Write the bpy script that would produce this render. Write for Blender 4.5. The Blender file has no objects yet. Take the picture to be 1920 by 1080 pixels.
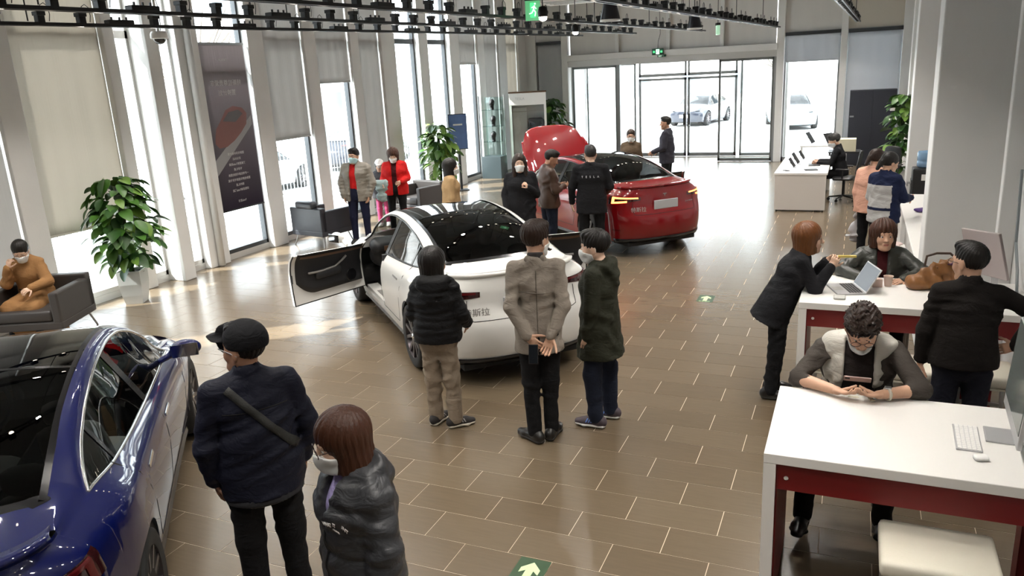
import bpy, bmesh, math, random
import numpy as np
from mathutils import Vector, Matrix, Euler
random.seed(7); RNG = np.random.RandomState(7)
SC = bpy.context.scene
COL = SC.collection
# ------------------------------------------------------------------ camera
YAW, PITCH, ROLL, FPX = -0.41912, 0.27068, 0.053867, 1463.49      # focal length in pixels of a 1920 px wide frame
CAMPOS = Vector((2.4598, -3.8879, 2.9265))
def cam_axes():
    f = Vector((math.sin(YAW)*math.cos(PITCH), math.cos(YAW)*math.cos(PITCH), -math.sin(PITCH)))
    r = Vector((math.cos(YAW), -math.sin(YAW), 0)); d = f.cross(r)
    return (r*math.cos(ROLL)+d*math.sin(ROLL), d*math.cos(ROLL)-r*math.sin(ROLL), f)
_r, _d, _f = cam_axes()
cam = bpy.data.cameras.new('camera'); camo = bpy.data.objects.new('camera', cam); COL.objects.link(camo)
camo.matrix_world = Matrix(((_r.x, -_d.x, -_f.x, CAMPOS.x), (_r.y, -_d.y, -_f.y, CAMPOS.y), (_r.z, -_d.z, -_f.z, CAMPOS.z), (0, 0, 0, 1)))
cam.sensor_width = 36; cam.lens = FPX/1920*36; cam.clip_end = 400
SC.camera = camo
# ------------------------------------------------------------------ sky, sun, exposure
W = bpy.data.worlds.new('sky'); SC.world = W; W.use_nodes = True
bg = W.node_tree.nodes['Background']; bg.inputs[0].default_value = (.86, .93, 1, 1); bg.inputs[1].default_value = 7.5
sun = bpy.data.lights.new('sun', 'SUN'); sun.energy = 14; sun.angle = .012; sun.color = (1, .97, .93)
suno = bpy.data.objects.new('sun', sun); COL.objects.link(suno)
suno.rotation_euler = Vector((.62, .46, -.72)).to_track_quat('-Z', 'Y').to_euler(); suno.location = (-30, -20, 30)
SC.view_settings.view_transform = 'Standard'; SC.view_settings.look = 'None'
SC.view_settings.exposure = 0.48; SC.view_settings.gamma = 1; SC.view_settings.use_curve_mapping = False
# ------------------------------------------------------------------ helpers
def tag(o, label=None, cat=None, group=None, kind=None):
    if label: o['label'] = label
    if cat: o['category'] = cat
    if group: o['group'] = group
    if kind: o['kind'] = kind
    return o
def lin(c):
    return tuple((v/12.92 if v <= .04045 else ((v+.055)/1.055)**2.4) for v in c)
def hexc(h): return lin(tuple(int(h[i:i+2], 16)/255 for i in (0, 2, 4)))
MATS = {}
def mat(name, col, rough=.5, metal=0, spec=.5, var=0, vscale=8, bump=0, bscale=60, emit=None, estr=0, coat=0, sheen=0, stretch=None, alpha=None):
    if name in MATS: return MATS[name]
    m = bpy.data.materials.new(name); m.use_nodes = True; nt = m.node_tree; b = nt.nodes['Principled BSDF']
    if isinstance(col, str): col = hexc(col)
    c4 = tuple(col)+(1,)
    b.inputs['Base Color'].default_value = c4; b.inputs['Roughness'].default_value = rough
    b.inputs['Metallic'].default_value = metal; b.inputs['Specular IOR Level'].default_value = spec
    if coat: b.inputs['Coat Weight'].default_value = coat; b.inputs['Coat Roughness'].default_value = .04
    if sheen: b.inputs['Sheen Weight'].default_value = sheen
    if emit: b.inputs['Emission Color'].default_value = tuple(emit)+(1,); b.inputs['Emission Strength'].default_value = estr
    tc = None
    def coords():
        nonlocal tc
        if tc is None:
            tc = nt.nodes.new('ShaderNodeTexCoord').outputs['Object']
            if stretch:
                mp = nt.nodes.new('ShaderNodeMapping'); mp.inputs['Scale'].default_value = stretch
                nt.links.new(tc, mp.inputs[0]); tc = mp.outputs[0]
        return tc
    if var:
        n = nt.nodes.new('ShaderNodeTexNoise'); n.inputs['Scale'].default_value = vscale; n.inputs['Detail'].default_value = 4
        nt.links.new(coords(), n.inputs['Vector'])
        mx = nt.nodes.new('ShaderNodeMix'); mx.data_type = 'RGBA'
        mx.inputs[6].default_value = tuple(max(0, v*(1-var)) for v in col)+(1,)
        mx.inputs[7].default_value = tuple(min(1, v*(1+var)) for v in col)+(1,)
        nt.links.new(n.outputs[0], mx.inputs[0]); nt.links.new(mx.outputs[2], b.inputs['Base Color'])
    if bump:
        n = nt.nodes.new('ShaderNodeTexNoise'); n.inputs['Scale'].default_value = bscale; n.inputs['Detail'].default_value = 3
        nt.links.new(coords(), n.inputs['Vector'])
        bp = nt.nodes.new('ShaderNodeBump'); bp.inputs['Strength'].default_value = bump; bp.inputs['Distance'].default_value = .01
        nt.links.new(n.outputs[0], bp.inputs['Height']); nt.links.new(bp.outputs[0], b.inputs['Normal'])
    MATS[name] = m; return m
def glass(name, tint=(1, 1, 1), refl=.04, rough=.0, dark=1.0):
    """thin pane: clear straight-through light with a fresnel reflection"""
    if name in MATS: return MATS[name]
    m = bpy.data.materials.new(name); m.use_nodes = True; nt = m.node_tree; nt.nodes.clear()
    o = nt.nodes.new('ShaderNodeOutputMaterial'); t = nt.nodes.new('ShaderNodeBsdfTransparent'); g = nt.nodes.new('ShaderNodeBsdfGlossy')
    t.inputs[0].default_value = tuple(v*dark for v in tint)+(1,); g.inputs['Roughness'].default_value = rough
    f0 = nt.nodes.new('ShaderNodeLayerWeight'); f0.inputs[0].default_value = .5
    pw = nt.nodes.new('ShaderNodeMath'); pw.operation = 'POWER'; nt.links.new(f0.outputs['Facing'], pw.inputs[0]); pw.inputs[1].default_value = 5
    lw = nt.nodes.new('ShaderNodeMath'); lw.operation = 'MULTIPLY_ADD'; nt.links.new(pw.outputs[0], lw.inputs[0]); lw.inputs[1].default_value = 1-refl; lw.inputs[2].default_value = refl
    mx = nt.nodes.new('ShaderNodeMixShader')
    nt.links.new(lw.outputs[0], mx.inputs[0]); nt.links.new(t.outputs[0], mx.inputs[1]); nt.links.new(g.outputs[0], mx.inputs[2]); nt.links.new(mx.outputs[0], o.inputs[0])
    MATS[name] = m; return m
def fabric_screen(name, col, trans=.35):
    """woven roller-blind cloth that lets some daylight through"""
    if name in MATS: return MATS[name]
    m = bpy.data.materials.new(name); m.use_nodes = True; nt = m.node_tree; nt.nodes.clear()
    o = nt.nodes.new('ShaderNodeOutputMaterial'); d = nt.nodes.new('ShaderNodeBsdfDiffuse'); t = nt.nodes.new('ShaderNodeBsdfTranslucent'); mx = nt.nodes.new('ShaderNodeMixShader')
    d.inputs[0].default_value = tuple(col)+(1,); t.inputs[0].default_value = tuple(col)+(1,); mx.inputs[0].default_value = trans
    tc = nt.nodes.new('ShaderNodeTexCoord'); mp = nt.nodes.new('ShaderNodeMapping'); mp.inputs['Scale'].default_value = (1, 22, .35)
    n = nt.nodes.new('ShaderNodeTexNoise'); n.inputs['Scale'].default_value = 1.3; bp = nt.nodes.new('ShaderNodeBump'); bp.inputs['Strength'].default_value = .25; bp.inputs['Distance'].default_value = .02
    nt.links.new(tc.outputs['Object'], mp.inputs[0]); nt.links.new(mp.outputs[0], n.inputs['Vector']); nt.links.new(n.outputs[0], bp.inputs['Height']); nt.links.new(bp.outputs[0], d.inputs['Normal'])
    nt.links.new(d.outputs[0], mx.inputs[1]); nt.links.new(t.outputs[0], mx.inputs[2]); nt.links.new(mx.outputs[0], o.inputs[0])
    MATS[name] = m; return m
def empty(name, loc=(0, 0, 0), rz=0, parent=None):
    o = bpy.data.objects.new(name, None); COL.objects.link(o); o.location = loc; o.rotation_euler = (0, 0, rz); o.empty_display_size = .2
    if parent: o.parent = parent
    return o
class MB:
    """collects shapes; build() links them as one mesh object"""
    def __init__(s): s.v = []; s.f = []
    def add(s, vs, fs):
        n = len(s.v); s.v += [tuple(map(float, p)) for p in vs]; s.f += [tuple(i+n for i in f) for f in fs]; return s
    def box(s, x0, x1, y0, y1, z0, z1, M=None, bev=0):
        if bev:
            b = min(bev, (x1-x0)/2.01, (y1-y0)/2.01, (z1-z0)/2.01); vs = []; X = (x0, x1); Y = (y0, y1); Z = (z0, z1)
            bm = bmesh.new(); r = bmesh.ops.create_cube(bm, size=1)
            for v in bm.verts: v.co = Vector((x0+(v.co.x+.5)*(x1-x0), y0+(v.co.y+.5)*(y1-y0), z0+(v.co.z+.5)*(z1-z0)))
            bmesh.ops.bevel(bm, geom=bm.edges[:], offset=b, segments=2, affect='EDGES', profile=.5)
            bm.verts.index_update(); vs = [v.co.copy() for v in bm.verts]; fs = [tuple(v.index for v in f.verts) for f in bm.faces]; bm.free()
        else:
            vs = [Vector(p) for p in ((x0, y0, z0), (x1, y0, z0), (x1, y1, z0), (x0, y1, z0), (x0, y0, z1), (x1, y0, z1), (x1, y1, z1), (x0, y1, z1))]
            fs = [(3, 2, 1, 0), (4, 5, 6, 7), (0, 1, 5, 4), (1, 2, 6, 5), (2, 3, 7, 6), (3, 0, 4, 7)]
        if M is not None: vs = [M @ v for v in vs]
        return s.add(vs, fs)
    def tube(s, pts, r, n=8, caps=True, r2=None):
        pts = [Vector(p) for p in pts]; k = len(pts); rings = []; up = None
        for i, p in enumerate(pts):
            t = (pts[min(i+1, k-1)]-pts[max(i-1, 0)]).normalized()
            if up is None: up = t.orthogonal().normalized()
            else: up = (up-t*up.dot(t)).normalized()
            b = t.cross(up); rr = r if r2 is None else r+(r2-r)*i/(k-1)
            rings.append([p+(up*math.cos(a)+b*math.sin(a))*rr for a in (2*math.pi*j/n for j in range(n))])
        vs = [q for R in rings for q in R]; fs = []
        for i in range(k-1):
            for j in range(n): fs.append((i*n+j, i*n+(j+1) % n, (i+1)*n+(j+1) % n, (i+1)*n+j))
        if caps: fs += [tuple(reversed(range(n))), tuple(range((k-1)*n, k*n))]
        return s.add(vs, fs)
    def lathe(s, prof, n=24, c=(0, 0, 0), axis='z', a0=0, a1=2*math.pi):
        full = abs(a1-a0-2*math.pi) < 1e-6; m = n if full else n+1; vs = []; fs = []
        for r, z in prof:
            for j in range(m):
                a = a0+(a1-a0)*j/n; x, y = r*math.cos(a), r*math.sin(a)
                p = (x, y, z) if axis == 'z' else ((x, z, y) if axis == 'y' else (z, x, y))
                vs.append((p[0]+c[0], p[1]+c[1], p[2]+c[2]))
        for i in range(len(prof)-1):
            for j in range(n):
                j2 = (j+1) % m if full else j+1
                fs.append((i*m+j, i*m+j2, (i+1)*m+j2, (i+1)*m+j))
        return s.add(vs, fs)
    def grid(s, P, flip=False):
        """P[i][j] points"""
        n, m = len(P), len(P[0]); vs = [q for row in P for q in row]
        fs = [((i*m+j, i*m+j+1, (i+1)*m+j+1, (i+1)*m+j) if not flip else (i*m+j, (i+1)*m+j, (i+1)*m+j+1, i*m+j+1)) for i in range(n-1) for j in range(m-1)]
        return s.add(vs, fs)
    def prism(s, poly, h, M=None):
        """poly in xy, extruded 0..h in z"""
        n = len(poly); vs = [Vector((x, y, 0)) for x, y in poly]+[Vector((x, y, h)) for x, y in poly]
        fs = [tuple(reversed(range(n))), tuple(range(n, 2*n))]+[(i, (i+1) % n, n+(i+1) % n, n+i) for i in range(n)]
        if M is not None: vs = [M @ v for v in vs]
        return s.add(vs, fs)
    def mesh(s, name, m=None, smooth=False, angle=None):
        me = bpy.data.meshes.new(name); me.from_pydata(s.v, [], s.f)
        if m: me.materials.append(m)
        if smooth: me.shade_smooth()
        if angle: me.set_sharp_from_angle(angle=math.radians(angle))
        me.update(); return me
    def build(s, name, m=None, parent=None, loc=(0, 0, 0), rot=(0, 0, 0), smooth=False, angle=None):
        return link(name, s.mesh(name, m, smooth, angle), parent, loc, rot)
def link(name, me, parent=None, loc=(0, 0, 0), rot=(0, 0, 0)):
    o = bpy.data.objects.new(name, me); COL.objects.link(o); o.location = loc; o.rotation_euler = rot
    if parent: o.parent = parent
    return o
def copy_tree(o, parent=None):
    c = o.copy(); COL.objects.link(c); c.parent = parent
    for ch in list(o.children): copy_tree(ch, c)
    return c
def text_mesh(txt, size, depth=.002, spacing=1.0):
    cu = bpy.data.curves.new('lettering', 'FONT'); cu.body = txt; cu.size = size; cu.extrude = depth; cu.align_x = 'CENTER'; cu.align_y = 'CENTER'; cu.space_character = spacing; cu.resolution_u = 3
    o = bpy.data.objects.new('lettering', cu); COL.objects.link(o); dg = bpy.context.evaluated_depsgraph_get(); dg.update()
    me = bpy.data.meshes.new_from_object(o.evaluated_get(dg)); bpy.data.objects.remove(o); bpy.data.curves.remove(cu)
    return me
def lettering(txt, size, m, parent, M, depth=.001, spacing=1.0, name='lettering'):
    me = text_mesh(txt, size, depth, spacing); me.transform(M); me.materials.clear(); me.materials.append(m)
    return link(name, me, parent)
# ------------------------------------------------------------------ smooth solids (signed distance fields meshed with surface nets)
def EC(a, b=None, ra=.05, rb=None, X=None, k=.02, puff=None):
    """elliptic cone from a to b; ra/rb = radius or (lateral, depth); X = lateral direction"""
    a = np.array(a, float); b = a+np.array([0, 0, 1e-4]) if b is None else np.array(b, float)
    rb = ra if rb is None else rb
    ra = (ra, ra, ra) if np.isscalar(ra) else tuple(ra); rb = (rb, rb, rb) if np.isscalar(rb) else tuple(rb)
    if len(ra) == 2: ra = ra+(min(ra),)
    if len(rb) == 2: rb = rb+(min(rb),)
    return dict(a=a, b=b, ra=np.array(ra), rb=np.array(rb), X=X, k=k, puff=puff)
def ec_eval(p, P):
    a, b = p['a'], p['b']; ab = b-a; L2 = ab@ab; ax = ab/math.sqrt(L2)
    X = np.array(p['X'], float) if p['X'] is not None else np.array([1., 0, 0])
    X = X-ax*(X@ax)
    if np.linalg.norm(X) < 1e-3: X = np.array([0, 1., 0])-ax*ax[1]
    X /= np.linalg.norm(X); D = np.cross(ax, X)
    q = P-a; t = np.clip(q@ab/L2, 0, 1); v = q-t[..., None]*ab
    rx = p['ra'][0]+(p['rb'][0]-p['ra'][0])*t; rd = p['ra'][1]+(p['rb'][1]-p['ra'][1])*t; rz = p['ra'][2]+(p['rb'][2]-p['ra'][2])*t
    if p['puff']:
        w = p['puff'][1]*(np.abs(np.sin(t*math.sqrt(L2)/p['puff'][0]*math.pi))**.6-.5); rx = rx+w; rd = rd+w
    vx, vd, va = v@X, v@D, v@ax
    return (np.sqrt((vx/rx)**2+(vd/rd)**2+(va/rz)**2)-1)*np.minimum(np.minimum(rx, rd), rz)
def field(prims, lo, hi, h, far=.15):
    n = np.maximum(np.ceil((hi-lo)/h).astype(int)+1, 3); f = np.full(n, far)
    for p in prims:
        m = max(p['ra'].max(), p['rb'].max())+.06; b0 = np.minimum(p['a'], p['b'])-m; b1 = np.maximum(p['a'], p['b'])+m
        i0 = np.clip(np.floor((b0-lo)/h).astype(int), 0, n); i1 = np.clip(np.ceil((b1-lo)/h).astype(int)+1, 0, n)
        if (i1 <= i0).any(): continue
        G = np.stack(np.meshgrid(*[lo[d]+h*np.arange(i0[d], i1[d]) for d in range(3)], indexing='ij'), -1)
        d = ec_eval(p, G); s = (slice(i0[0], i1[0]), slice(i0[1], i1[1]), slice(i0[2], i1[2])); c = f[s]; k = p['k']
        hh = np.clip(.5+.5*(c-d)/k, 0, 1); f[s] = c*(1-hh)+d*hh-k*hh*(1-hh)
    return f
def gridpts(lo, n, h): return np.stack(np.meshgrid(*[lo[d]+h*np.arange(n[d]) for d in range(3)], indexing='ij'), -1)
def bounds(prims, m=.05):
    lo = np.min([np.minimum(p['a'], p['b'])-np.maximum(p['ra'], p['rb']).max() for p in prims], 0)-m
    hi = np.max([np.maximum(p['a'], p['b'])+np.maximum(p['ra'], p['rb']).max() for p in prims], 0)+m
    return lo, hi
_CO = [(i, j, k) for i in (0, 1) for j in (0, 1) for k in (0, 1)]
_ED = [(a, b) for a in range(8) for b in range(a+1, 8) if sum(abs(_CO[a][d]-_CO[b][d]) for d in range(3)) == 1]
def surfnet(f, lo, h):
    f = np.pad(f, 1, constant_values=.1); lo = lo-h; n = np.array(f.shape)-1
    c = [f[i:i+n[0], j:j+n[1], k:k+n[2]] for i, j, k in _CO]; neg = sum((x < 0).astype(np.int8) for x in c); m = (neg > 0) & (neg < 8)
    ijk = np.argwhere(m); vals = [x[m] for x in c]; acc = np.zeros((len(ijk), 3)); cnt = np.zeros(len(ijk))
    for a, b in _ED:
        fa, fb = vals[a], vals[b]; x = (fa < 0) != (fb < 0); t = np.where(x, fa/np.where(x, fa-fb, 1), 0)
        pa, pb = np.array(_CO[a]), np.array(_CO[b]); acc += x[:, None]*(pa+t[:, None]*(pb-pa)); cnt += x
    V = lo+h*(ijk+acc/np.maximum(cnt, 1)[:, None]); idx = np.full(n, -1); idx[m] = np.arange(len(ijk)); Q = []
    for ax in range(3):
        s0 = [slice(None)]*3; s1 = [slice(None)]*3; s0[ax] = slice(0, -1); s1[ax] = slice(1, None)
        A = f[tuple(s0)] < 0; B = f[tuple(s1)] < 0; e = np.argwhere(A != B); o1, o2 = [d for d in range(3) if d != ax]
        e = e[(e[:, o1] > 0) & (e[:, o2] > 0) & (e[:, o1] < n[o1]) & (e[:, o2] < n[o2])]
        d1 = np.zeros(3, int); d1[o1] = 1; d2 = np.zeros(3, int); d2[o2] = 1; g = lambda q: idx[q[:, 0], q[:, 1], q[:, 2]]
        q = np.stack([g(e-d1-d2), g(e-d2), g(e), g(e-d1)], 1); fl = A[e[:, 0], e[:, 1], e[:, 2]] ^ (ax == 1)
        q[~fl] = q[~fl][:, ::-1]; Q.append(q[(q >= 0).all(1)])
    return V, np.concatenate(Q)
def npmesh(name, V, F, m=None, smooth=True):
    me = bpy.data.meshes.new(name); me.vertices.add(len(V)); me.vertices.foreach_set('co', np.ascontiguousarray(V, np.float32).ravel())
    me.loops.add(F.size); me.loops.foreach_set('vertex_index', F.astype(np.int32).ravel()); me.polygons.add(len(F))
    me.polygons.foreach_set('loop_start', np.arange(0, F.size, 4, dtype=np.int32)); me.polygons.foreach_set('loop_total', np.full(len(F), 4, np.int32))
    me.update(calc_edges=True); me.validate()
    if smooth: me.shade_smooth()
    if m: me.materials.append(m)
    return me
def solid(prims, h=.012, cuts=(), disp=None, extra=None, kx=.03, sub=(), post=None, m=.04):
    """mesh of the smooth union of prims (cut by planes), joined smoothly with extra (not cut)"""
    lo, hi = bounds(list(prims)+list(extra or []), m); f = field(prims, lo, hi, h); P = None
    if cuts or disp or post: P = gridpts(lo, f.shape, h)
    if disp: f = f+disp(P)
    for c, nrm in cuts: f = np.maximum(f, (P-np.array(c))@np.array(nrm, float))
    for p in sub: f = np.maximum(f, -field([p], lo, hi, h))
    if extra:
        g = field(extra, lo, hi, h)
        if disp: g = g+disp(P)
        hh = np.clip(.5+.5*(f-g)/kx, 0, 1); f = f*(1-hh)+g*hh-kx*hh*(1-hh)
    if post: f = post(f, P)
    return surfnet(f, lo, h)
def wrinkle(amp=.005, freq=28, seed=0, zs=1.6):
    """cloth folds: warped ridges, mostly running across the body"""
    r = np.random.RandomState(seed); K = r.normal(size=(5, 3)); K /= np.linalg.norm(K, axis=1)[:, None]; K[:, 2] *= zs; ph = r.uniform(0, 6.28, 5); fr = freq*r.uniform(.55, 1.5, 5)
    def d(P):
        w = np.sin(P@K[0]*9+ph[0])+np.sin(P@K[1]*13+ph[1]); g = .55+.45*np.sin(P@K[3]*7+ph[3]+w); s = 0
        for i in range(5): s = s+(1-2*np.abs(np.sin(P@K[i]*fr[i]*.5+ph[i]+1.1*w)))
        return -amp*.75*g*s
    return d
def put(name, VF, m, parent, M=None, smooth=True):
    V, F = VF
    if M is not None: V = V@np.array(M)[:3, :3].T+np.array(M)[:3, 3]
    return link(name, npmesh(name, V, F, m, smooth), parent)
# ================================================================== the room
def tile_material():
    m = bpy.data.materials.new('floor_tile'); m.use_nodes = True; nt = m.node_tree; b = nt.nodes['Principled BSDF']; N = nt.nodes.new; Lk = nt.links.new
    g = N('ShaderNodeNewGeometry'); sx = N('ShaderNodeSeparateXYZ'); Lk(g.outputs['Position'], sx.inputs[0])
    def math_(op, a, bb=None):
        n = N('ShaderNodeMath'); n.operation = op
        for i, v in enumerate((a, bb)):
            if v is None: continue
            if isinstance(v, (int, float)): n.inputs[i].default_value = v
            else: Lk(v, n.inputs[i])
        return n.outputs[0]
    row = math_('FLOOR', math_('DIVIDE', sx.outputs[1], .3)); odd = math_('MULTIPLY', math_('PINGPONG', row, 1.0), .5)
    colx = math_('FLOOR', math_('SUBTRACT', math_('DIVIDE', sx.outputs[0], .6), odd))
    cx = N('ShaderNodeCombineXYZ'); Lk(colx, cx.inputs[0]); Lk(row, cx.inputs[1]); wn = N('ShaderNodeTexWhiteNoise'); wn.noise_dimensions = '2D'; Lk(cx.outputs[0], wn.inputs[0])
    r = N('ShaderNodeValToRGB'); e = r.color_ramp.elements; e[0].color = (.122, .090, .057, 1); e[1].color = (.143, .108, .070, 1); Lk(wn.outputs[0], r.inputs[0])
    mp = N('ShaderNodeMapping'); mp.inputs['Scale'].default_value = (3, 30, 1); Lk(g.outputs['Position'], mp.inputs[0])
    ns = N('ShaderNodeTexNoise'); ns.inputs['Scale'].default_value = 1.5; ns.inputs['Detail'].default_value = 5; Lk(mp.outputs[0], ns.inputs['Vector'])
    mx = N('ShaderNodeMix'); mx.data_type = 'RGBA'; mx.blend_type = 'OVERLAY'; mx.inputs[0].default_value = .12; Lk(r.outputs[0], mx.inputs[6]); Lk(ns.outputs[0], mx.inputs[7]); Lk(mx.outputs[2], b.inputs['Base Color'])
    b.inputs['Roughness'].default_value = .25; b.inputs['Specular IOR Level'].default_value = .9
    bp = N('ShaderNodeBump'); bp.inputs['Strength'].default_value = .05; bp.inputs['Distance'].default_value = .004; Lk(ns.outputs[0], bp.inputs['Height']); Lk(bp.outputs[0], b.inputs['Normal'])
    return m
M_TILE = tile_material()
M_GROUT = mat('grout', (.60, .48, .34), .8)
M_WALL = mat('white_plaster', (.74, .73, .71), .75, var=.05, vscale=3, bump=.12, bscale=40)
M_WALLR = mat('grey_white_paint', (.76, .755, .74), .6, var=.04, vscale=2, bump=.08, bscale=60)
M_CEIL = mat('dark_ceiling', (.16, .155, .15), .9)
M_ALU = mat('grey_aluminium', (.30, .31, .31), .45, .4)
M_ALUL = mat('pale_aluminium', (.55, .54, .52), .45, .3)
M_DKFR = mat('dark_window_frame', (.045, .05, .055), .45, .3)
M_PANE = glass('window_pane', (.97, .99, .985))
M_SPANDREL = mat('beige_panel', (.68, .655, .62), .5, var=.08, vscale=1.2, stretch=(4, 1, .5))
M_CONC = mat('pale_paving', (.62, .62, .61), .9, var=.1, vscale=2)
M_WHITE = mat('white_laminate', (.78, .76, .73), .35)
M_BLACK = mat('black_plastic', (.012, .012, .013), .45)
M_CHROME = mat('chrome', (.75, .76, .77), .18, 1)
XL, XR, YE, ZC = -7.50, 3.80, 20.1, 5.4
# floor: pale grout bed with the tiles proud of it
fl = MB().box(XL-.1, XR+.1, -9, 21.7, -.2, -.002).build('floor', M_GROUT); tag(fl, kind='structure')
tile_me = MB().box(-.2975, .2975, -.1475, .1475, -.002, 0).mesh('tile', M_TILE)
def project(p):
    q = Vector(p)-CAMPOS; z = q.dot(_f)
    return (960+FPX*q.dot(_r)/z, 540+FPX*q.dot(_d)/z, z)
tiles = []
for k in range(-30, 73):
    for n in range(-14, 8):
        x, y = .6*(n+.5+(.5 if k % 2 else 0)), .3*k+.15
        if x-.3 < XL-.5 or x+.3 > XR+.5: continue
        px, py, pz = project((x, y, 0)) if (Vector((x, y, 0))-CAMPOS).dot(_f) > .3 else (0, 0, -1)
        vis = pz > 0 and -60 < px < 1960 and 80 < py < 1130 and not (px < 330 and py > 620) and not (px > 1700 and py > 700)
        tiles.append((0 if vis else 1, pz if pz > 0 else 99, x, y))
tiles.sort()
for i, (h, z, x, y) in enumerate(tiles[:300]): link('tile', tile_me, fl, (x, y, 0))
rest = MB()
for h, z, x, y in tiles[300:]: rest.box(x-.2975, x+.2975, y-.1475, y+.1475, -.002, 0)
tag(rest.build('tile_field', M_TILE, fl), kind='stuff')
tag(MB().box(XL-.2, XR+.2, -9, YE+.2, ZC, ZC+.2).build('ceiling', M_CEIL), kind='structure')
tag(MB().box(XL-.2, XR+.2, -9.2, -9, 0, ZC).build('wall_back', M_WALL), kind='structure')
# right wall with its square columns
wr = MB().box(XR, XR+.2, -9, YE+.2, 0, ZC).build('wall_right', M_WALLR); tag(wr, kind='structure')
MB().box(3.14, XR, 4.6, 5.05, 0, ZC, bev=.012).build('column', M_WALLR, wr)
MB().box(3.33, XR, 11.5, 12.0, 0, ZC, bev=.012).build('column', M_WALLR, wr)
MB().box(3.55, XR, 17.2, 17.6, 0, ZC, bev=.012).build('column', M_WALLR, wr)
MB().box(3.66, XR, 3.98, 4.1, 0, ZC, bev=.01).build('wall_rib', M_WALLR, wr)
MB().box(3.70, XR, 8.6, 8.72, 0, ZC, bev=.01).build('wall_rib', M_WALLR, wr)
# left wall: pilasters, low sill; the windows stand between them
wl = MB().box(XL-.18, XL+.06, -9, YE+.2, 0, .10).build('wall_left', M_ALUL); tag(wl, kind='structure')
PIL = [(-.2, .15), (1.0, 1.3), (2.72, 3.04), (4.43, 4.62), (4.97, 5.20), (5.74, 6.20), (7.36, 7.76), (8.92, 9.28), (10.45, 10.76), (11.64, 12.22), (13.32, 13.76), (14.92, 15.45), (16.60, 17.0), (18.0, 18.55), (19.5, 20.1)]
for i, (a, b) in enumerate(PIL):
    d = XL+(.40 if i == 4 else .19)
    MB().box(XL-.15, d, a, b, 0, ZC, bev=.012).build('pilaster', M_WALL, wl)
MB().tube([(-7.25, 5.93, .02), (-7.25, 5.93, 4.9)], .055, 14).build('drain_pipe', M_WALL, wl, smooth=True)
MB().box(XL-.15, XL+.4, -9, -.2, 0, ZC).build('wall_panel', M_WALL, wl)
def window(n, y0, y1, zt=3.68, X=XL, mull=None):
    w = empty('window_%d' % n, (X, (y0+y1)/2, 0)); tag(w, kind='structure'); hw = (y1-y0)/2; f = MB(); t = .045
    f.box(-.05, .05, -hw, -hw+t, .1, ZC); f.box(-.05, .05, hw-t, hw, .1, ZC); f.box(-.05, .05, -hw, hw, .1, .17); f.box(-.05, .05, -hw, hw, zt, zt+.11); f.box(-.05, .05, -hw, hw, ZC-.1, ZC)
    f.build('window_frame', M_DKFR if n not in (3, 4, 5) else M_ALUL, w)
    MB().box(-.006, .006, -hw+t, hw-t, .17, zt).build('pane', M_PANE, w); MB().box(-.006, .006, -hw+t, hw-t, zt+.11, ZC-.1).build('pane', M_PANE, w)
    return w
wn = 0
for (a0, a1), (b0, b1) in zip(PIL[:-1], PIL[1:]):
    wn += 1; window(wn, a1, b0, 3.12 if wn == 6 else 3.68)
# roller blinds
B_GREY = fabric_screen('grey_blind_cloth', (.50, .49, .475), .26); B_BEIGE = fabric_screen('beige_blind_cloth', (.56, .53, .48), .32)
def blind(a, b, z, m, lab, ax='y', pos=None, top=ZC-.05, tube_z=None):
    o = empty('roller_blind', (0, 0, 0)); tag(o, lab, 'blind', 'roller blinds at the windows')
    pos = XL+.10 if pos is None else pos; nz, ny = 24, 30; s = random.random()*9; P = []
    for j in range(nz+1):
        zz = z+(top-z)*j/nz; row = []
        for i in range(ny+1):
            u = a+(b-a)*i/ny; w = .006*math.sin(u*9+s+zz*.4)+.004*math.sin(u*23+s*2)
            row.append((pos+w, u, zz) if ax == 'y' else (u, pos+w, zz))
        P.append(row)
    cl = MB().grid(P, flip=ax != 'y').build('cloth', m, o, smooth=True); so = cl.modifiers.new('thickness', 'SOLIDIFY'); so.thickness = .003
    if ax == 'y':
        MB().box(pos-.012, pos+.012, a, b, z-.02, z+.012, bev=.004).build('bottom_bar', m, o); MB().tube([(pos-.03, a, top), (pos-.03, b, top)], .03, 12).build('roller', M_ALU, o, smooth=True)
    else:
        MB().box(a, b, pos-.012, pos+.012, z-.02, z+.012, bev=.004).build('bottom_bar', m, o); MB().box(a-.02, b+.02, pos-.05, pos+.03, top, top+.09).build('roller', M_DKFR, o)
    return o
blind(1.32, 2.70, .25, B_GREY, 'dark grey blind at the left edge behind the seated person')
blind(3.06, 4.42, 1.10, B_BEIGE, 'wide beige blind drawn low behind the large leafy plant')
blind(7.78, 8.90, 1.92, B_GREY, 'grey blind drawn half down above the grey armchair')
blind(9.30, 10.43, 2.90, B_GREY, 'short grey blind above the man in the puffer jacket')
blind(10.78, 11.62, .15, B_GREY, 'full length grey blind beside the woman in red')
blind(15.47, 16.58, 3.18, B_GREY, 'short blind above the glass shelf unit')
blind(17.02, 17.98, .15, B_GREY, 'full length grey blind behind the clothes display')
blind(18.57, 19.48, .15, B_BEIGE, 'full length pale blind next to the far left corner')
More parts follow.
